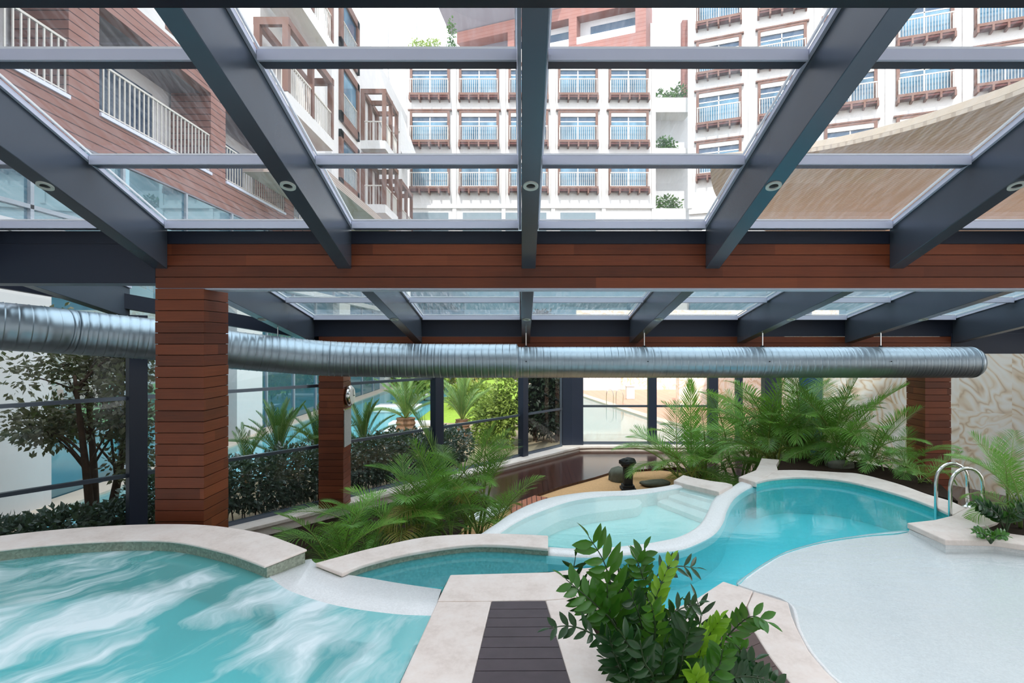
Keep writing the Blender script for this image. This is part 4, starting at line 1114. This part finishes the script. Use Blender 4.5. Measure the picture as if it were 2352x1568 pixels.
tag(o, 'cyan outdoor pool water behind the cycads', 'water', kind='stuff')
mb = MB(); mb.prism([Vector((-8.2,14.0)), Vector((-5.8,19.6)), Vector((-4.6,27)), Vector((-4.3,36)), Vector((-3.0,48)), Vector((2.2,52)), Vector((2.2,21.2)), Vector((CORN,YR+.3)), gp(-9.5,.3), Vector((-10.85,8.2)), Vector((-10.85,11.4)), Vector((-9.8,11.4))], -.3, .0)
tag(mb.build('garden_bed', m_earth), 'dry earth garden bed outside the slanted glass wall', 'garden bed')
# stepping platforms
for i, (px, py, w, dd) in enumerate(((935,1003,1.9,.9),(940,985,2.0,.9),(950,968,2.2,1.0),(915,930,2.6,1.6),(965,905,3.2,1.4))):
    p = G(px, py, CZ-.12)
    o = MB().box(-w/2, w/2, -dd/2, dd/2, -.35, 0).build('stepping_slab', m_plaster, None, bevel=.02, loc=tuple(p))
    tag(o, f'white slab stepping across the outdoor pool, {ordinal(i)} from the glass', 'slab', 'outdoor pool stepping slabs')
# lawn mound
mb = MB(); nx, ny = 24, 24
vs = []; fs = []
for j in range(ny+1):
    for i in range(nx+1):
        u, v = i/nx*2-1, j/ny*2-1; z = 1.5*max(0, 1-u*u)*max(0, 1-v*v)
        vs.append((-1.6+u*3.7, 36+v*9, -.05+z))
for j in range(ny):
    for i in range(nx): a = j*(nx+1)+i; fs.append((a,a+1,a+nx+2,a+nx+1))
mb.add(vs, fs); tag(mb.build('lawn', m_lawn, None, True), 'sunlit grass mound in the garden beyond the glass', 'lawn', kind='stuff')
# right outdoor pool and deck
rp = [Vector((2.2,21.0)), Vector((8.2,21.0)), Vector((6.5,28.8)), Vector((4.9,37.4)), Vector((3.4,46)), Vector((2.2,46))]
mb = MB(); mb.add([(p.x,p.y,-.28) for p in rp], [tuple(range(len(rp)))]); tag(mb.build('pool_basin', m_tile_pool2), None, 'pool basin', kind='structure')
mb = MB(); mb.add([(p.x,p.y,-.04) for p in rp], [tuple(range(len(rp)))])
o = mb.build('pool_water', m_w_out2)
if o.data.polygons[0].normal.z < 0: o.data.flip_normals()
tag(o, 'pale green outdoor pool water outside the straight glass wall', 'water', kind='stuff')
mb = MB(); mb.band([Vector((8.2,20.6)), Vector((6.5,28.8)), Vector((4.9,37.4)), Vector((3.4,46))], [Vector((8.9,20.6)), Vector((7.1,28.8)), Vector((5.5,37.4)), Vector((4.0,46))], -.3, .03, 20)
tag(mb.build('pool_kerb', m_paving), 'beige kerb along the outdoor pool by the terracotta deck', 'kerb')
mb = MB(); mb.prism([Vector((8.9,20.6)), Vector((7.1,28.8)), Vector((5.5,37.4)), Vector((4.0,46)), Vector((4.0,49)), Vector((30,49)), Vector((30,23)), Vector((10.6,20.8))], -.3, -.002)
tag(mb.build('terrace', m_terra), 'terracotta coloured outdoor terrace beside the pale pool', 'terrace')
mb = MB(); mb.box(4.5, 26, 46.0, 46.6, 0, 6.5)
tag(mb.build('garden_wall', m_marble), 'pale stone wall at the back of the terracotta terrace', 'wall')
o = MB().box(9.4, 20, 33.5, 34.2, 0, 5.4).build('garden_wall', m_marble); tag(o, 'pinkish marble wall outside the fourth straight glass panel', 'wall')
r = thing('towel_bin', 'white towel bin on the terracotta terrace', 'bin', (*((1447-CX)/F*38.5, 38.5)[:2], 0))
MB().box(-.28,.28,-.25,.25,0,.85).build('bin_body', m_ceramic, r, bevel=.04); MB().box(-.31,.31,-.28,.28,.86,.93).build('lid', m_ceramic, r, bevel=.02)
r = thing('pool_ladder', 'thin outdoor pool ladder on the far kerb of the pale pool', 'ladder', (5.75, 34.8, .03))
for dx in (-.3, .3):
    MB().tube(smooth([(dx-.2,-.1,-.3),(dx-.2,-.1,.7),(dx,0,.95),(dx+.25,.1,.7),(dx+.25,.1,0)], 5), .025, 8).build('handrail', m_chrome, r, True)
o = MB().box(4.6, 8.0, 45.2, 45.9, 0, 3.2).build('low_pavilion', m_plaster, None); tag(o, 'white pavilion front at the back of the terrace', 'pavilion')

def leafcloud(n, blobs, ls, seed, shell=.65):
    rnd = random.Random(seed); mb = MB(); mb.norecalc = True
    tw = sum(b[1][0]*b[1][1]*b[1][2] for b in blobs)
    for (c, r) in blobs:
        m = max(20, int(n*(r[0]*r[1]*r[2])/tw))
        for _ in range(m):
            while True:
                v = Vector((rnd.gauss(0,1), rnd.gauss(0,1), rnd.gauss(0,1)))
                if v.length > .1: break
            v.normalize(); v *= (shell+(1-shell)*rnd.random())
            p = Vector(c)+Vector((v.x*r[0], v.y*r[1], v.z*r[2]))
            d = (v+Vector((rnd.uniform(-1,1), rnd.uniform(-1,1), rnd.uniform(-.8,.6)))).normalized(); s = d.orthogonal().normalized()
            s = Matrix.Rotation(rnd.uniform(0,6.28), 3, d) @ s
            l_ = ls*rnd.uniform(.7,1.3); n_ = s.cross(d)
            mb.add([p, p+d*l_*.5+s*l_*.26+n_*l_*.05, p+d*l_, p+d*l_*.5-s*l_*.26+n_*l_*.05], [(0,1,2,3)])
    return mb
def hedge(xa, xb, off, w, h, n, ls, mat, label, seed, nm='hedge', z0=0.0):
    rnd = random.Random(seed); blobs = []
    a, b = gp(xa, off), gp(xb, off); L = (b-a).length; k = max(2, int(L/.34))
    c = (a+b)/2
    r = thing(nm, label, 'hedge', (c.x, c.y, z0))
    for i in range(k):
        p = a.lerp(b, (i+.5)/k)-c
        blobs.append(((p.x+rnd.uniform(-.1,.1), p.y+rnd.uniform(-.1,.1), h*.56+rnd.uniform(-.06,.06)), (.52, .5, h*.46*rnd.uniform(.9,1.1))))
    leafcloud(n, blobs, ls, seed, .72).build('foliage', mat, r)
    mb = MB()
    for i in range(k):
        p = a.lerp(b, (i+.5)/k)-c
        for _ in range(3):
            q = Vector((p.x+rnd.uniform(-.15,.15), p.y+rnd.uniform(-.15,.15), 0))
            mb.tube([q, q+Vector((rnd.uniform(-.1,.1), rnd.uniform(-.1,.1), h*.55))], .015, 5)
    mb.build('twigs', m_trunk, r)
    return r
hedge(-9.0, xpx(330)+.1, .75, .9, 1.0, 9000, .12, m_hedge, 'low dark ivy-like hedge under the tree left of the nearest column', 41)
hedge(xpx(520)-.8, xpx(735), .8, .9, 1.5, 9000, .11, m_hedge, 'clipped dark glossy hedge between the two left timber columns', 42)
hedge(xpx(735)+.1, xpx(990), .8, .9, 1.5, 9000, .11, m_hedge, 'clipped hedge with painted leaf glints right of the clock column', 43)
hedge(xpx(1010), xpx(1120), 1.0, .9, 1.3, 3600, .12, m_hedge, 'short dark hedge in the window behind the tall bright palm', 44)
# tree by the left building
def tree(loc, label, hgt, blobs, n, ls, mat, seed, trunks=3, cat='tree', nm='tree'):
    r = thing(nm, label, cat, loc); rnd = random.Random(seed); mb = MB()
    for i in range(trunks):
        a = 6.28*i/trunks+.5; b = Vector((math.cos(a)*.12, math.sin(a)*.12, 0)); t_ = Vector((math.cos(a)*hgt*.13, math.sin(a)*hgt*.13, hgt*.75))
        mb.tube(smooth([b, b.lerp(t_,.5)+Vector((rnd.uniform(-.1,.1),rnd.uniform(-.1,.1),0)), t_], 6), [.10-.006*k for k in range(13)], 7)
        for _ in range(6):
            f = rnd.uniform(.35,.95); p = b.lerp(t_, f); bl_ = rnd.choice(blobs); e = Vector(bl_[0])
            mb.tube(smooth([p, p.lerp(e,.5)+Vector((0,0,.1)), e], 4), [.03-.0025*k for k in range(9)], 5)
    mb.build('trunk', m_trunk, r, True)
    leafcloud(n, blobs, ls, seed, .25).build('crown', mat, r)
    return r
rnd = random.Random(77)
blobs = [((rnd.uniform(-1.3,1.2), rnd.uniform(-.7,.7), rnd.uniform(2.0,4.3)), (.55,.5,.45)) for _ in range(16)]+[((-1.5,0,3.3),(.3,.4,.6)),((-1.45,0,2.2),(.3,.3,.25)),((.9,.0,1.5),(.4,.4,.6)),((.7,0,2.0),(.5,.4,.6)),((.4,.1,1.5),(.35,.3,.4)),((-.6,.1,2.4),(.5,.4,.5)),((0,.1,3.4),(.9,.5,.6)),((.7,.1,3.3),(.6,.5,.7)),((-.8,.1,3.5),(.6,.5,.6))]
tree((( 225-CX)/F*11.2, 11.2, 0), 'multi-stemmed red-green leaved tree in front of the left white pillar', 4.4, blobs, 6200, .13, m_tree, 5)
# cycads
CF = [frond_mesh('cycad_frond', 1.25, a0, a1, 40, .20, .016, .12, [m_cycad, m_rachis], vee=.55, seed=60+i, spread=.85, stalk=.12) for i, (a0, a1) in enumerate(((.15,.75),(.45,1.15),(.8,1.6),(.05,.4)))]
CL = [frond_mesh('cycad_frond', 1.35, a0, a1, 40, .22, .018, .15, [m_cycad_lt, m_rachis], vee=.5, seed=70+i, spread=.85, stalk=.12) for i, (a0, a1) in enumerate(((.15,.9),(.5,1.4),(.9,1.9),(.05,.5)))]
def cycad(px, d, zb, th, label, fr, nf, sc, seed, tr=.14):
    r = thing('cycad', label, 'cycad', ((px-CX)/F*d, d, zb)); rnd = random.Random(seed)
    prof = []
    for i in range(14):
        prof.append((tr*(1.0+.12*(i % 2))*(1-.12*i/13), th*i/13))
    MB().lathe((0,0,0), prof, 14).build('trunk', m_ptrunk, r)
    for i in range(nf):
        a = i*2.399+rnd.uniform(-.2,.2)
        inst(rnd.choice(fr), 'frond', r, (0,0,th-.03), (Matrix.Rotation(a,3,'Z') @ Matrix.Rotation(rnd.uniform(-.1,.25),3,'Y')).to_euler(), sc*rnd.uniform(.85,1.1))
    return r
cycad(640, 15.6, 0, .75, 'large dark cycad outside between the two left columns', CF, 26, 1.25, 1)
cycad(728, 16.2, 0, .8, 'dark cycad half hidden by the clock column', CF, 20, 1.1, 2)
cycad(565, 15.0, 0, .45, 'leaning cycad fronds beside the nearest timber column', CF, 12, 1.1, 6)
cycad(835, 17.0, 0, .75, 'dark green cycad right of the clock column above the hedge', CF, 22, 1.15, 3)
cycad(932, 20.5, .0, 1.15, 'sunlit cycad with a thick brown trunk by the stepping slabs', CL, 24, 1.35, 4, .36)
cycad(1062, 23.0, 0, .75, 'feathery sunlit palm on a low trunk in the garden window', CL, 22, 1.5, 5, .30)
def bush(px, py0, d, rx, rz, n, ls, mat, label, seed, nm='shrub'):
    x = (px-CX)/F*d; rnd = random.Random(seed)
    r = thing(nm, label, 'shrub', (x, d, 0))
    bl_ = [((rnd.uniform(-.5,.5)*rx, rnd.uniform(-.4,.4)*rx, rz*(.45+.45*rnd.random())), (rx*.55, rx*.5, rz*.5)) for _ in range(7)]
    leafcloud(n, bl_, ls, seed, .6).build('foliage', mat, r)
    MB().tube([(0,0,-.05),(0,0,rz*.5)], .05, 6).build('stem', m_trunk, r)
    return r
bush(1125, 0, 21.5, 1.0, 1.5, 2600, .16, m_bush, 'fine-leaved green shrub beside the garden window post', 81)
bush(1165, 0, 20.8, .7, 2.2, 2200, .16, m_bush, 'tall wispy shrub at the edge of the garden window', 82)
bush(1085, 0, 30.0, 1.3, 1.5, 1800, .22, m_bush, 'round sunlit bush behind the feathery garden palm', 83)
bush(1060, 0, 46.0, 3.2, 3.4, 1800, .45, m_yell, 'yellow flowering shrub at the far side of the garden', 84)
bush(1120, 0, 49.0, 3.0, 3.6, 1800, .45, m_yell, 'cream flowering tree at the back of the lawn', 85)
bush(1170, 0, 44.0, 2.4, 3.6, 1800, .4, m_bush, 'olive green tree behind the lawn mound', 86)
bush(975, 0, 38.0, 1.8, 2.8, 1500, .35, m_bush, 'yellow-green bush beyond the sunlit cycad', 87)
bush(890, 0, 50.0, 2.6, 2.6, 1500, .4, m_bush, 'rounded bush at the far end of the outdoor pool', 88)
r = thing('dark_tree', 'dense black-green bamboo-like tree just outside the glass corner', 'tree', ((1255-CX)/F*22.2, 22.2, 0))
rnd = random.Random(9)
bl_ = [((rnd.uniform(-.5,.45), rnd.uniform(-.5,.6), z), (.75,.7,.7)) for z in (.9,1.3,1.8,2.3,2.8,3.3,3.8,4.4) for _ in range(2)]
leafcloud(15000, bl_, .21, 9, .15).build('crown', m_darktree, r)
mb = MB()
for i in range(14):
    a = rnd.uniform(0,6.28); q = Vector((math.cos(a)*.5, math.sin(a)*.4, 0)); mb.tube([q, q*1.2+Vector((0,0,3.2))], .025, 6)
mb.build('stems', m_trunk, r)

# ------------------------------------------------------------------ left hotel wing
XW = -11.7
lw = thing('hotel_wing', 'long hotel wing on the left with red-brown cladding and blue glass below', 'building', (XW, 30, 0))
def lwp(mb, name, mat, par=None, bevel=0):
    mb.v = [(x-XW, y-30, z) for x, y, z in mb.v]; return mb.build(name, mat, par or lw, bevel=bevel)
ZBR0, ZO0, ZO1, ZBR1 = CZ+5.2, CZ+6.35, CZ+9.35, CZ+10.14
ops = [(15.56+6.64*k, 21.15+6.64*k) for k in range(-2, 3)]
mb = MB(); mb.box(XW-.4, XW, 0, 34.6, ZBR0, ZO0-.1); mb.box(XW-.4, XW, 0, 34.6, ZO1, ZBR1)
prev = 0.0
for a, b in ops:
    mb.box(XW-1.5, XW, prev, a, ZO0-.1, ZO1); prev = b
mb.box(XW-.4, XW, prev, 34.6, ZO0-.1, ZO1)
lwp(mb, 'cladding', m_brick)
mb = MB(); mb.box(XW-1.8, XW-1.6, 0, 34.6, ZBR0, ZBR1); lwp(mb, 'recess_wall', m_plaster_sh)
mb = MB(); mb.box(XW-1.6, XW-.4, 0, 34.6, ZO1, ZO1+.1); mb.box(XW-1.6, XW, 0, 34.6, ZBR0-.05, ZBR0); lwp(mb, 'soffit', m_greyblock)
for a, b in ops:
    mb = MB(); mb.box(XW-.05, XW+.06, a, b, ZO0-.1, ZO0); s_ = lwp(mb, 'balcony_sill', m_alu)
    mb = MB(); mb.box(XW-.10, XW-.04, a, b, ZO0+1.38, ZO0+1.44); mb.box(XW-.09, XW-.05, a, b, ZO0+.08, ZO0+.12)
    n_ = int((b-a)/.21)
    for i in range(n_+1):
        y = a+.03+(b-a-.06)*i/n_; mb.box(XW-.085, XW-.055, y-.022, y+.022, ZO0, ZO0+1.4)
    mb.v = [(x-XW, y-30, z) for x, y, z in mb.v]; mb.build('railing', m_rail, s_)
    mb = MB(); mb.box(XW-1.59, XW-1.55, a+1.2, b-1.0, ZO0, ZO1-.5); lwp(mb, 'balcony_door', m_navy)
# glazed lower floor with mullions and pillars
mb = MB(); mb.box(XW-.2, XW-.05, 0, 58, 0, ZBR0-.06); lwp(mb, 'glazing', m_mirror)
mb = MB(); y = 1.0
while y < 58:
    mb.box(XW-.05, XW+.03, y-.05, y+.05, 0, ZBR0-.06); y += 3.1
mb.box(XW-.05, XW+.03, 0, 58, 3.6, 3.72); mb.box(XW-.05, XW+.03, 0, 58, 7.1, 7.2)
lwp(mb, 'mullions', plain('grey_mullion', (.34,.39,.44), .4))
mb = MB(); mb.box(XW-.05, XW+.36, 0, 58, CZ+2.46, CZ+2.75); lwp(mb, 'string_course', m_plaster_sh)
for y0, y1 in ((9.6, 13.56), (22.4, 24.6), (35.0, 37.2), (46.5, 48.7)):
    mb = MB(); mb.box(XW-.05, XW+.35, y0, y1, 0, CZ+2.45); lwp(mb, 'pillar', m_plaster)
# white upper storeys
mb = MB(); mb.box(XW-6, XW-1.2, 0, 34.6, ZBR1, CZ+15.0); mb.box(XW-6, XW-1.81, 0, 34.6, ZBR0, ZBR1); mb.box(XW-6, XW, 34.6, 57.6, ZBR0, CZ+23); mb.box(XW-6, XW-.4, 26, 34.6, ZBR1, CZ+23)
lwp(mb, 'white_wall', m_plaster)
mb = MB(); mb.box(XW-1.2, XW, 0, 34.6, ZBR1, ZBR1+.12); lwp(mb, 'terrace_ledge', m_plaster)
for y in (12, 15.5, 19, 22.5):
    mb = MB(); mb.box(XW-.3, XW-.12, y-.1, y+.1, ZBR1+.12, ZBR1+3.6); mb.box(XW-1.2, XW-.05, y-.1, y+.1, ZBR1+3.6, ZBR1+3.9); lwp(mb, 'pergola_post', m_frame)
# framed windows on the white end
for z0, z1 in ((CZ+9.9, CZ+13.6), (CZ+14.2, CZ+18.2), (CZ+18.9, CZ+22.6)):
    mb = MB(); y0, y1 = 35.9, 40.0
    mb.box(XW, XW+.18, y0, y0+.5, z0, z1); mb.box(XW, XW+.18, y1-.5, y1, z0, z1); mb.box(XW, XW+.18, y0, y1, z1-.5, z1); mb.box(XW, XW+.18, y0, y1, z0, z0+.6)
    w_ = lwp(mb, 'framed_window', m_frame)
    mb = MB(); mb.box(XW+.01, XW+.05, y0+.5, y1-.5, z0+.6, z1-.5); mb.v = [(x-XW, y-30, z) for x, y, z in mb.v]; mb.build('pane', m_bluepane, w_)
    mb = MB()
    for i in range(13): y = y0+.55+3.0*i/12; mb.box(XW+.10, XW+.13, y-.02, y+.02, z0+.6, z0+1.9)
    mb.box(XW+.09, XW+.14, y0+.5, y1-.5, z0+1.9, z0+1.96)
    mb.v = [(x-XW, y-30, z) for x, y, z in mb.v]; mb.build('railing', m_rail, w_)
# projecting balconies with pergola frames
def pergola_balcony(y0, y1, x1, z, tall=3.4):
    mb = MB(); mb.box(XW, x1, y0, y1, z, z+.62); s_ = lwp(mb, 'balcony', m_plaster)
    mb = MB()
    for x in (XW+.15, x1-.1):
        for y in (y0+.1, (y0+y1)/2, y1-.1):
            mb.box(x-.13, x+.13, y-.13, y+.13, z+.62, z+.62+tall)
    for y in (y0+.1, y1-.1, (y0+y1)/2): mb.box(XW, x1+.05, y-.12, y+.12, z+.62+tall, z+.95+tall)
    for x in (XW+.15, x1-.1): mb.box(x-.12, x+.12, y0, y1, z+.62+tall, z+.95+tall)
    mb.v = [(x-XW, y-30, zz_) for x, y, zz_ in mb.v]; mb.build('pergola_frame', m_frame, s_)
    mb = MB(); n_ = int((y1-y0)/.22)
    for i in range(n_+1):
        y = y0+.05+(y1-y0-.1)*i/n_; mb.box(x1-.08, x1-.04, y-.02, y+.02, z+.62, z+1.95)
    m_ = int((x1-XW)/.22)
    for i in range(m_+1):
        x = XW+.05+(x1-XW-.1)*i/m_; mb.box(x-.02, x+.02, y0+.04, y0+.08, z+.62, z+1.95)
    mb.box(x1-.10, x1-.02, y0, y1, z+1.95, z+2.03); mb.box(XW, x1, y0+.02, y0+.10, z+1.95, z+2.03)
    mb.v = [(x-XW, y-30, zz_) for x, y, zz_ in mb.v]; mb.build('railing', m_rail, s_)
pergola_balcony(40.8, 45.0, -9.9, CZ+14.0)
pergola_balcony(40.8, 45.0, -9.9, CZ+9.35)
pergola_balcony(46.2, 51.0, -9.9, CZ+9.0)
pergola_balcony(24.5, 30.4, -10.2, CZ+10.3, 2.9)
pergola_balcony(24.5, 30.4, -10.2, CZ+15.5, 2.9)
# slanted white roof frames at the end of the wing
for y in (44.5, 53.5):
    mb = MB(); mb.bar((-16, y, CZ+33), (-10.6, y+1.5, CZ+17.0), .5, 1.3); mb.bar((-13.0, y, CZ+22), (-13.0, y, CZ+30), .6, .6, (0,1,0)); lwp(mb, 'roof_frame', m_plaster)
o = MB().box(XW+.02, -8.5, 23.5, 52, CZ+7.1, CZ+7.5).build('ribbed_canopy', m_rib); tag(o, 'low brown ribbed canopy edge running along the left hotel wing', 'canopy')

# ------------------------------------------------------------------ main hotel block
def hotel_window(parent, x, y, z, rz, meshes):
    fr = inst(meshes['frame'], 'window_frame', parent, (x,y,z), (0,0,rz))
    for k in ('pane','railing','bracket','blind'): inst(meshes[k], k, fr)
    return fr
mb = MB(); mb.box(-.05,.2,-.30,.0,.6,4.0); mb.box(3.8,4.05,-.30,0,.6,4.0); mb.box(.2,3.8,-.30,0,3.8,4.0); mb.box(-.25,4.25,-.34,0,4.03,4.16); mb.box(-.05,4.05,-.78,0,.62,.86)
WM = {'frame': mb.mesh('window_frame', m_frame)}
mb = MB(); mb.box(.2,3.8,-.06,-.01,.86,3.4); mb.cm = 1; mb.box(.2,3.8,-.075,-.06,3.0,3.4); mb.cm = 2; mb.box(1.95,2.05,-.085,-.06,.86,3.4); mb.box(.2,3.8,-.085,-.06,1.05,1.12); mb.box(.2,3.8,-.085,-.075,2.9,3.0)  # navy band at the head paints the shadow of the blind
WM['pane'] = mb.mesh('window_pane', [m_bluepane, m_navy, m_blind])
mb = MB()
for i in range(19): x = .12+3.76*i/18; mb.box(x-.018,x+.018,-.70,-.66,.86,2.25)
mb.box(.05,3.95,-.72,-.64,2.22,2.32)
for i in range(3):
    for x in (.08, 3.92): mb.box(x-.025,x+.025,-.6+.2*i-.02,-.6+.2*i+.02,.86,2.25)
WM['railing'] = mb.mesh('window_railing', m_rail)
mb = MB(); mb.box(0,4,-.72,-.02,.42,.60); mb.cm = 1
for i in range(5): x = .0+1.0*i; mb.box(x-.08,x+.08,-.82,0,.15,.61)
WM['bracket'] = mb.mesh('window_bracket', [m_frame_dk, m_frame])
mb = MB(); mb.box(.2,3.8,-.22,-.10,3.42,3.8); WM['blind'] = mb.mesh('window_blind', m_blind)
YF = 58.0
hb = thing('hotel_block', 'tall white hotel block facing the glasshouse with rows of timber-framed windows', 'building', (2, YF, 0))
mb = MB(); mb.box(-13.4, 11.6, 0, 8, 0, CZ+30.0); mb.box(-13.4,11.6,-.25,0,CZ+13.7,CZ+14.0)
mb.box(-13.4,11.6,.02,8,CZ+30.0,CZ+30.2)
mb.build('facade_wall', m_plaster, hb)
mb = MB()
cols = [(px-CX)/F*YF-2.0-2 for px in (988,1100.5,1213.5,1327,1443)]
for x in cols:
    mb.box(x-.75, x-.35, -.18, 0, CZ+10, CZ+29.5)
mb.box(cols[-1]+4.4, cols[-1]+4.8, -.18, 0, CZ+10, CZ+29.5)
mb.build('pilasters', m_plaster, hb)
for zr in (24.5, 19.7, 14.95):
    for x in cols: hotel_window(hb, x, -.02, CZ+zr, 0, WM)
for x0, x1 in ((947,1030),(1063,1255),(1287,1368),(1530,1570)):
    a, b = (x0-CX)/F*YF-2, (x1-CX)/F*YF-2
    mb = MB(); mb.box(a, b, -.04, .0, CZ+9.6, CZ+13.3); mb.build('strip_window', plain('grey_strip_glass', (.18,.24,.27), .3) if x0 == 947 else bpy.data.materials['grey_strip_glass'], hb)
mb = MB(); mb.box(-13.4, 11.6, -.3, -.02, 0, CZ+8.6); mb.build('base_glazing', m_mirror, hb)
# recess with planted balconies between block and right wing
rc = thing('planted_bay', 'recessed white bay with planted balconies beside the hotel block', 'building', (15.4, 60, 0))
mb = MB(); mb.box(-1.65, 3.0, 0, 6, 0, CZ+34); mb.build('bay_wall', m_plaster_sh, rc)
for z in (23.6, 18.4, 12.2):
    mb = MB(); mb.box(-1.65, 2.0, -2.2, 0, CZ+z, CZ+z+1.5); mb.build('planter_slab', m_plaster, rc)
    rnd = random.Random(int(z))
    leafcloud(500, [((rnd.uniform(-1.2,1.4), -1.2, CZ+z+1.6+rnd.uniform(0,1.0)), (.8,.6,.8)) for _ in range(5)], .34, int(z), .4).build('foliage', m_cycad, rc)
mb = MB(); mb.box(-1.65, 2.2, -3.2, -.02, 0, CZ+12.1); mb.build('lower_block', m_plaster, rc)
mb = MB(); mb.box(1.6, 2.6, -.6, 0, CZ+26, CZ+34); mb.build('brick_pier', m_brick_far, rc)
# right wing, turned towards the courtyard
ang = math.atan2(-1, 2.48)
rw = thing('hotel_wing', 'white right-hand hotel wing angled towards the courtyard with timber-framed windows', 'building', (16.4, 55, 0), rz=ang)
mb = MB(); mb.box(0, 40, 0, 4, 0, CZ+33.5); mb.box(0,40,-.25,0,CZ+12.4,CZ+12.8); mb.build('facade_wall', m_plaster, rw)
mb = MB(); mb.box(0, 40, -.3, -.02, 0, CZ+8.6); mb.build('base_glazing', m_mirror, rw)
for j in range(6):
    x = .75+j*5.5
    mb = MB(); mb.box(x-.85, x-.45, -.18, 0, CZ+13, CZ+33); mb.build('pilaster', m_plaster, rw)
    for zr in (29.9, 25.0, 20.15, 15.25):
        hotel_window(rw, x, -.02, CZ+zr, 0, WM)
mb = MB(); mb.box(0, 40, -.5, 3, CZ+35.2, CZ+38); mb.build('roof_band', m_brick_far, rw)
mb = MB(); mb.box(.5, 40, .6, 3, CZ+33.5, CZ+35.2); mb.build('roof_window', m_navy, rw)
# upper red penthouse above the block
ub = thing('penthouse', 'red-clad penthouse rising above the white hotel block', 'building', (-7.6, 66, CZ), rz=ang)
mb = MB(); mb.box(7.3, 22, 0, 4, 30.25, 32.0); mb.box(0, 22, 0, 4, 35.0, 36.3)
for x0, x1 in ((6.5, 7.3), (13.7, 14.6), (20.9, 22.0)): mb.box(x0, x1, -.02, 4, 30.25 if x0 < 7 else 32.0, 35.0)
mb.build('cladding', m_brick_far, ub)
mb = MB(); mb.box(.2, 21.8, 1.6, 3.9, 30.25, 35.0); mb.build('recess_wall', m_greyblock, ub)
mb = MB(); mb.box(7.3, 20.9, 1.4, 1.58, 32.0, 35.0); mb.build('balcony_wall', m_plaster_sh, ub)
for x0, x1 in ((7.4, 13.6), (15.8, 20.8)):
    mb = MB(); mb.box(x0, x1, 1.3, 1.4, 33.0, 34.3); mb.build('strip_window', m_navy, ub)
for x0, x1 in ((7.3, 13.7), (14.6, 20.9)):
    mb = MB(); mb.box(x0, x1, .0, .12, 32.0, 32.75); mb.build('parapet', m_blind, ub)
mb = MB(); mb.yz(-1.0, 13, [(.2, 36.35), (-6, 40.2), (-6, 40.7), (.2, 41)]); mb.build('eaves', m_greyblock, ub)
o = thing('white_tower', 'blank white tower behind the left end of the hotel block', 'building', (-15, 72, 0))
MB().box(-9, 1.4, 0, 8, 0, CZ+62).build('tower_wall', m_plaster, o); MB().box(1.4, 3.4, .6, 8, 0, CZ+46).build('side_block', m_plaster, o)
r = thing('roof_hedge', 'clipped hedge on the roof terrace of the hotel block', 'hedge', (-10.3, 59.5, CZ+30.2))
leafcloud(500, [((x*.5-1.2, 0, .9), (.5,.5,.9)) for x in range(6)], .3, 3, .5).build('foliage', m_bush, r)
r = thing('cypress', 'thin cypress on the hotel roof terrace beside the penthouse', 'tree', (-7.7, 61.5, CZ+30.2))
leafcloud(500, [((0,0,1.4),(.6,.5,1.4)), ((0,0,3.6),(.4,.35,1.7))], .3, 4, .4).build('foliage', m_cycad, r); MB().tube([(0,0,0),(0,0,2)], .08, 6).build('trunk', m_trunk, r)
# tan canopy on the right
cp = thing('courtyard_canopy', 'wide tan canopy with ribbed underside beyond the right roof glazing', 'canopy', (12, 20, CZ+6))
def cpt(px, py): p = G(px, py, -6.0); return p
up = [(1632,395),(1640,378),(1680,372),(1760,362),(1880,346),(1990,324),(2110,293),(2240,252),(2352,212),(2560,120)]
lo = [(1632,400),(1636,425),(1648,455),(1680,495),(1740,525),(1840,545),(2000,555),(2160,560),(2352,560),(2700,560)]
P = smooth(GL(up, -6.0), 4)+list(reversed(smooth(GL(lo, -6.0), 4)))
mb = MB(); mb.prism([(p.x-12, p.y-20) for p in P], 0, .12); mb.build('canopy_deck', m_canopy, cp)
mb = MB(); mb.prism([(p.x-12, p.y-20) for p in P], .125, .32); mb.build('canopy_top', m_paving, cp)
mb = MB(); mb.tube([(4, 11.6, -CZ-6), (4, 11.6, 0)], .3, 16); mb.build('canopy_post', m_steel, cp)
# unseen block added behind the camera to keep the sun off the hall
bb = thing('sun_blocker', 'added unseen white block shading the glasshouse from behind', 'building', (0, -5, 0))
MB().box(-40, 40, -8, 0, 0, 26).build('blocker_wall', m_plaster, bb)
for mo in list(bpy.data.objects):
    if mo.parent is None and mo.type == 'MESH' and mo.get('kind') == 'structure' and not mo.get('label'): pass
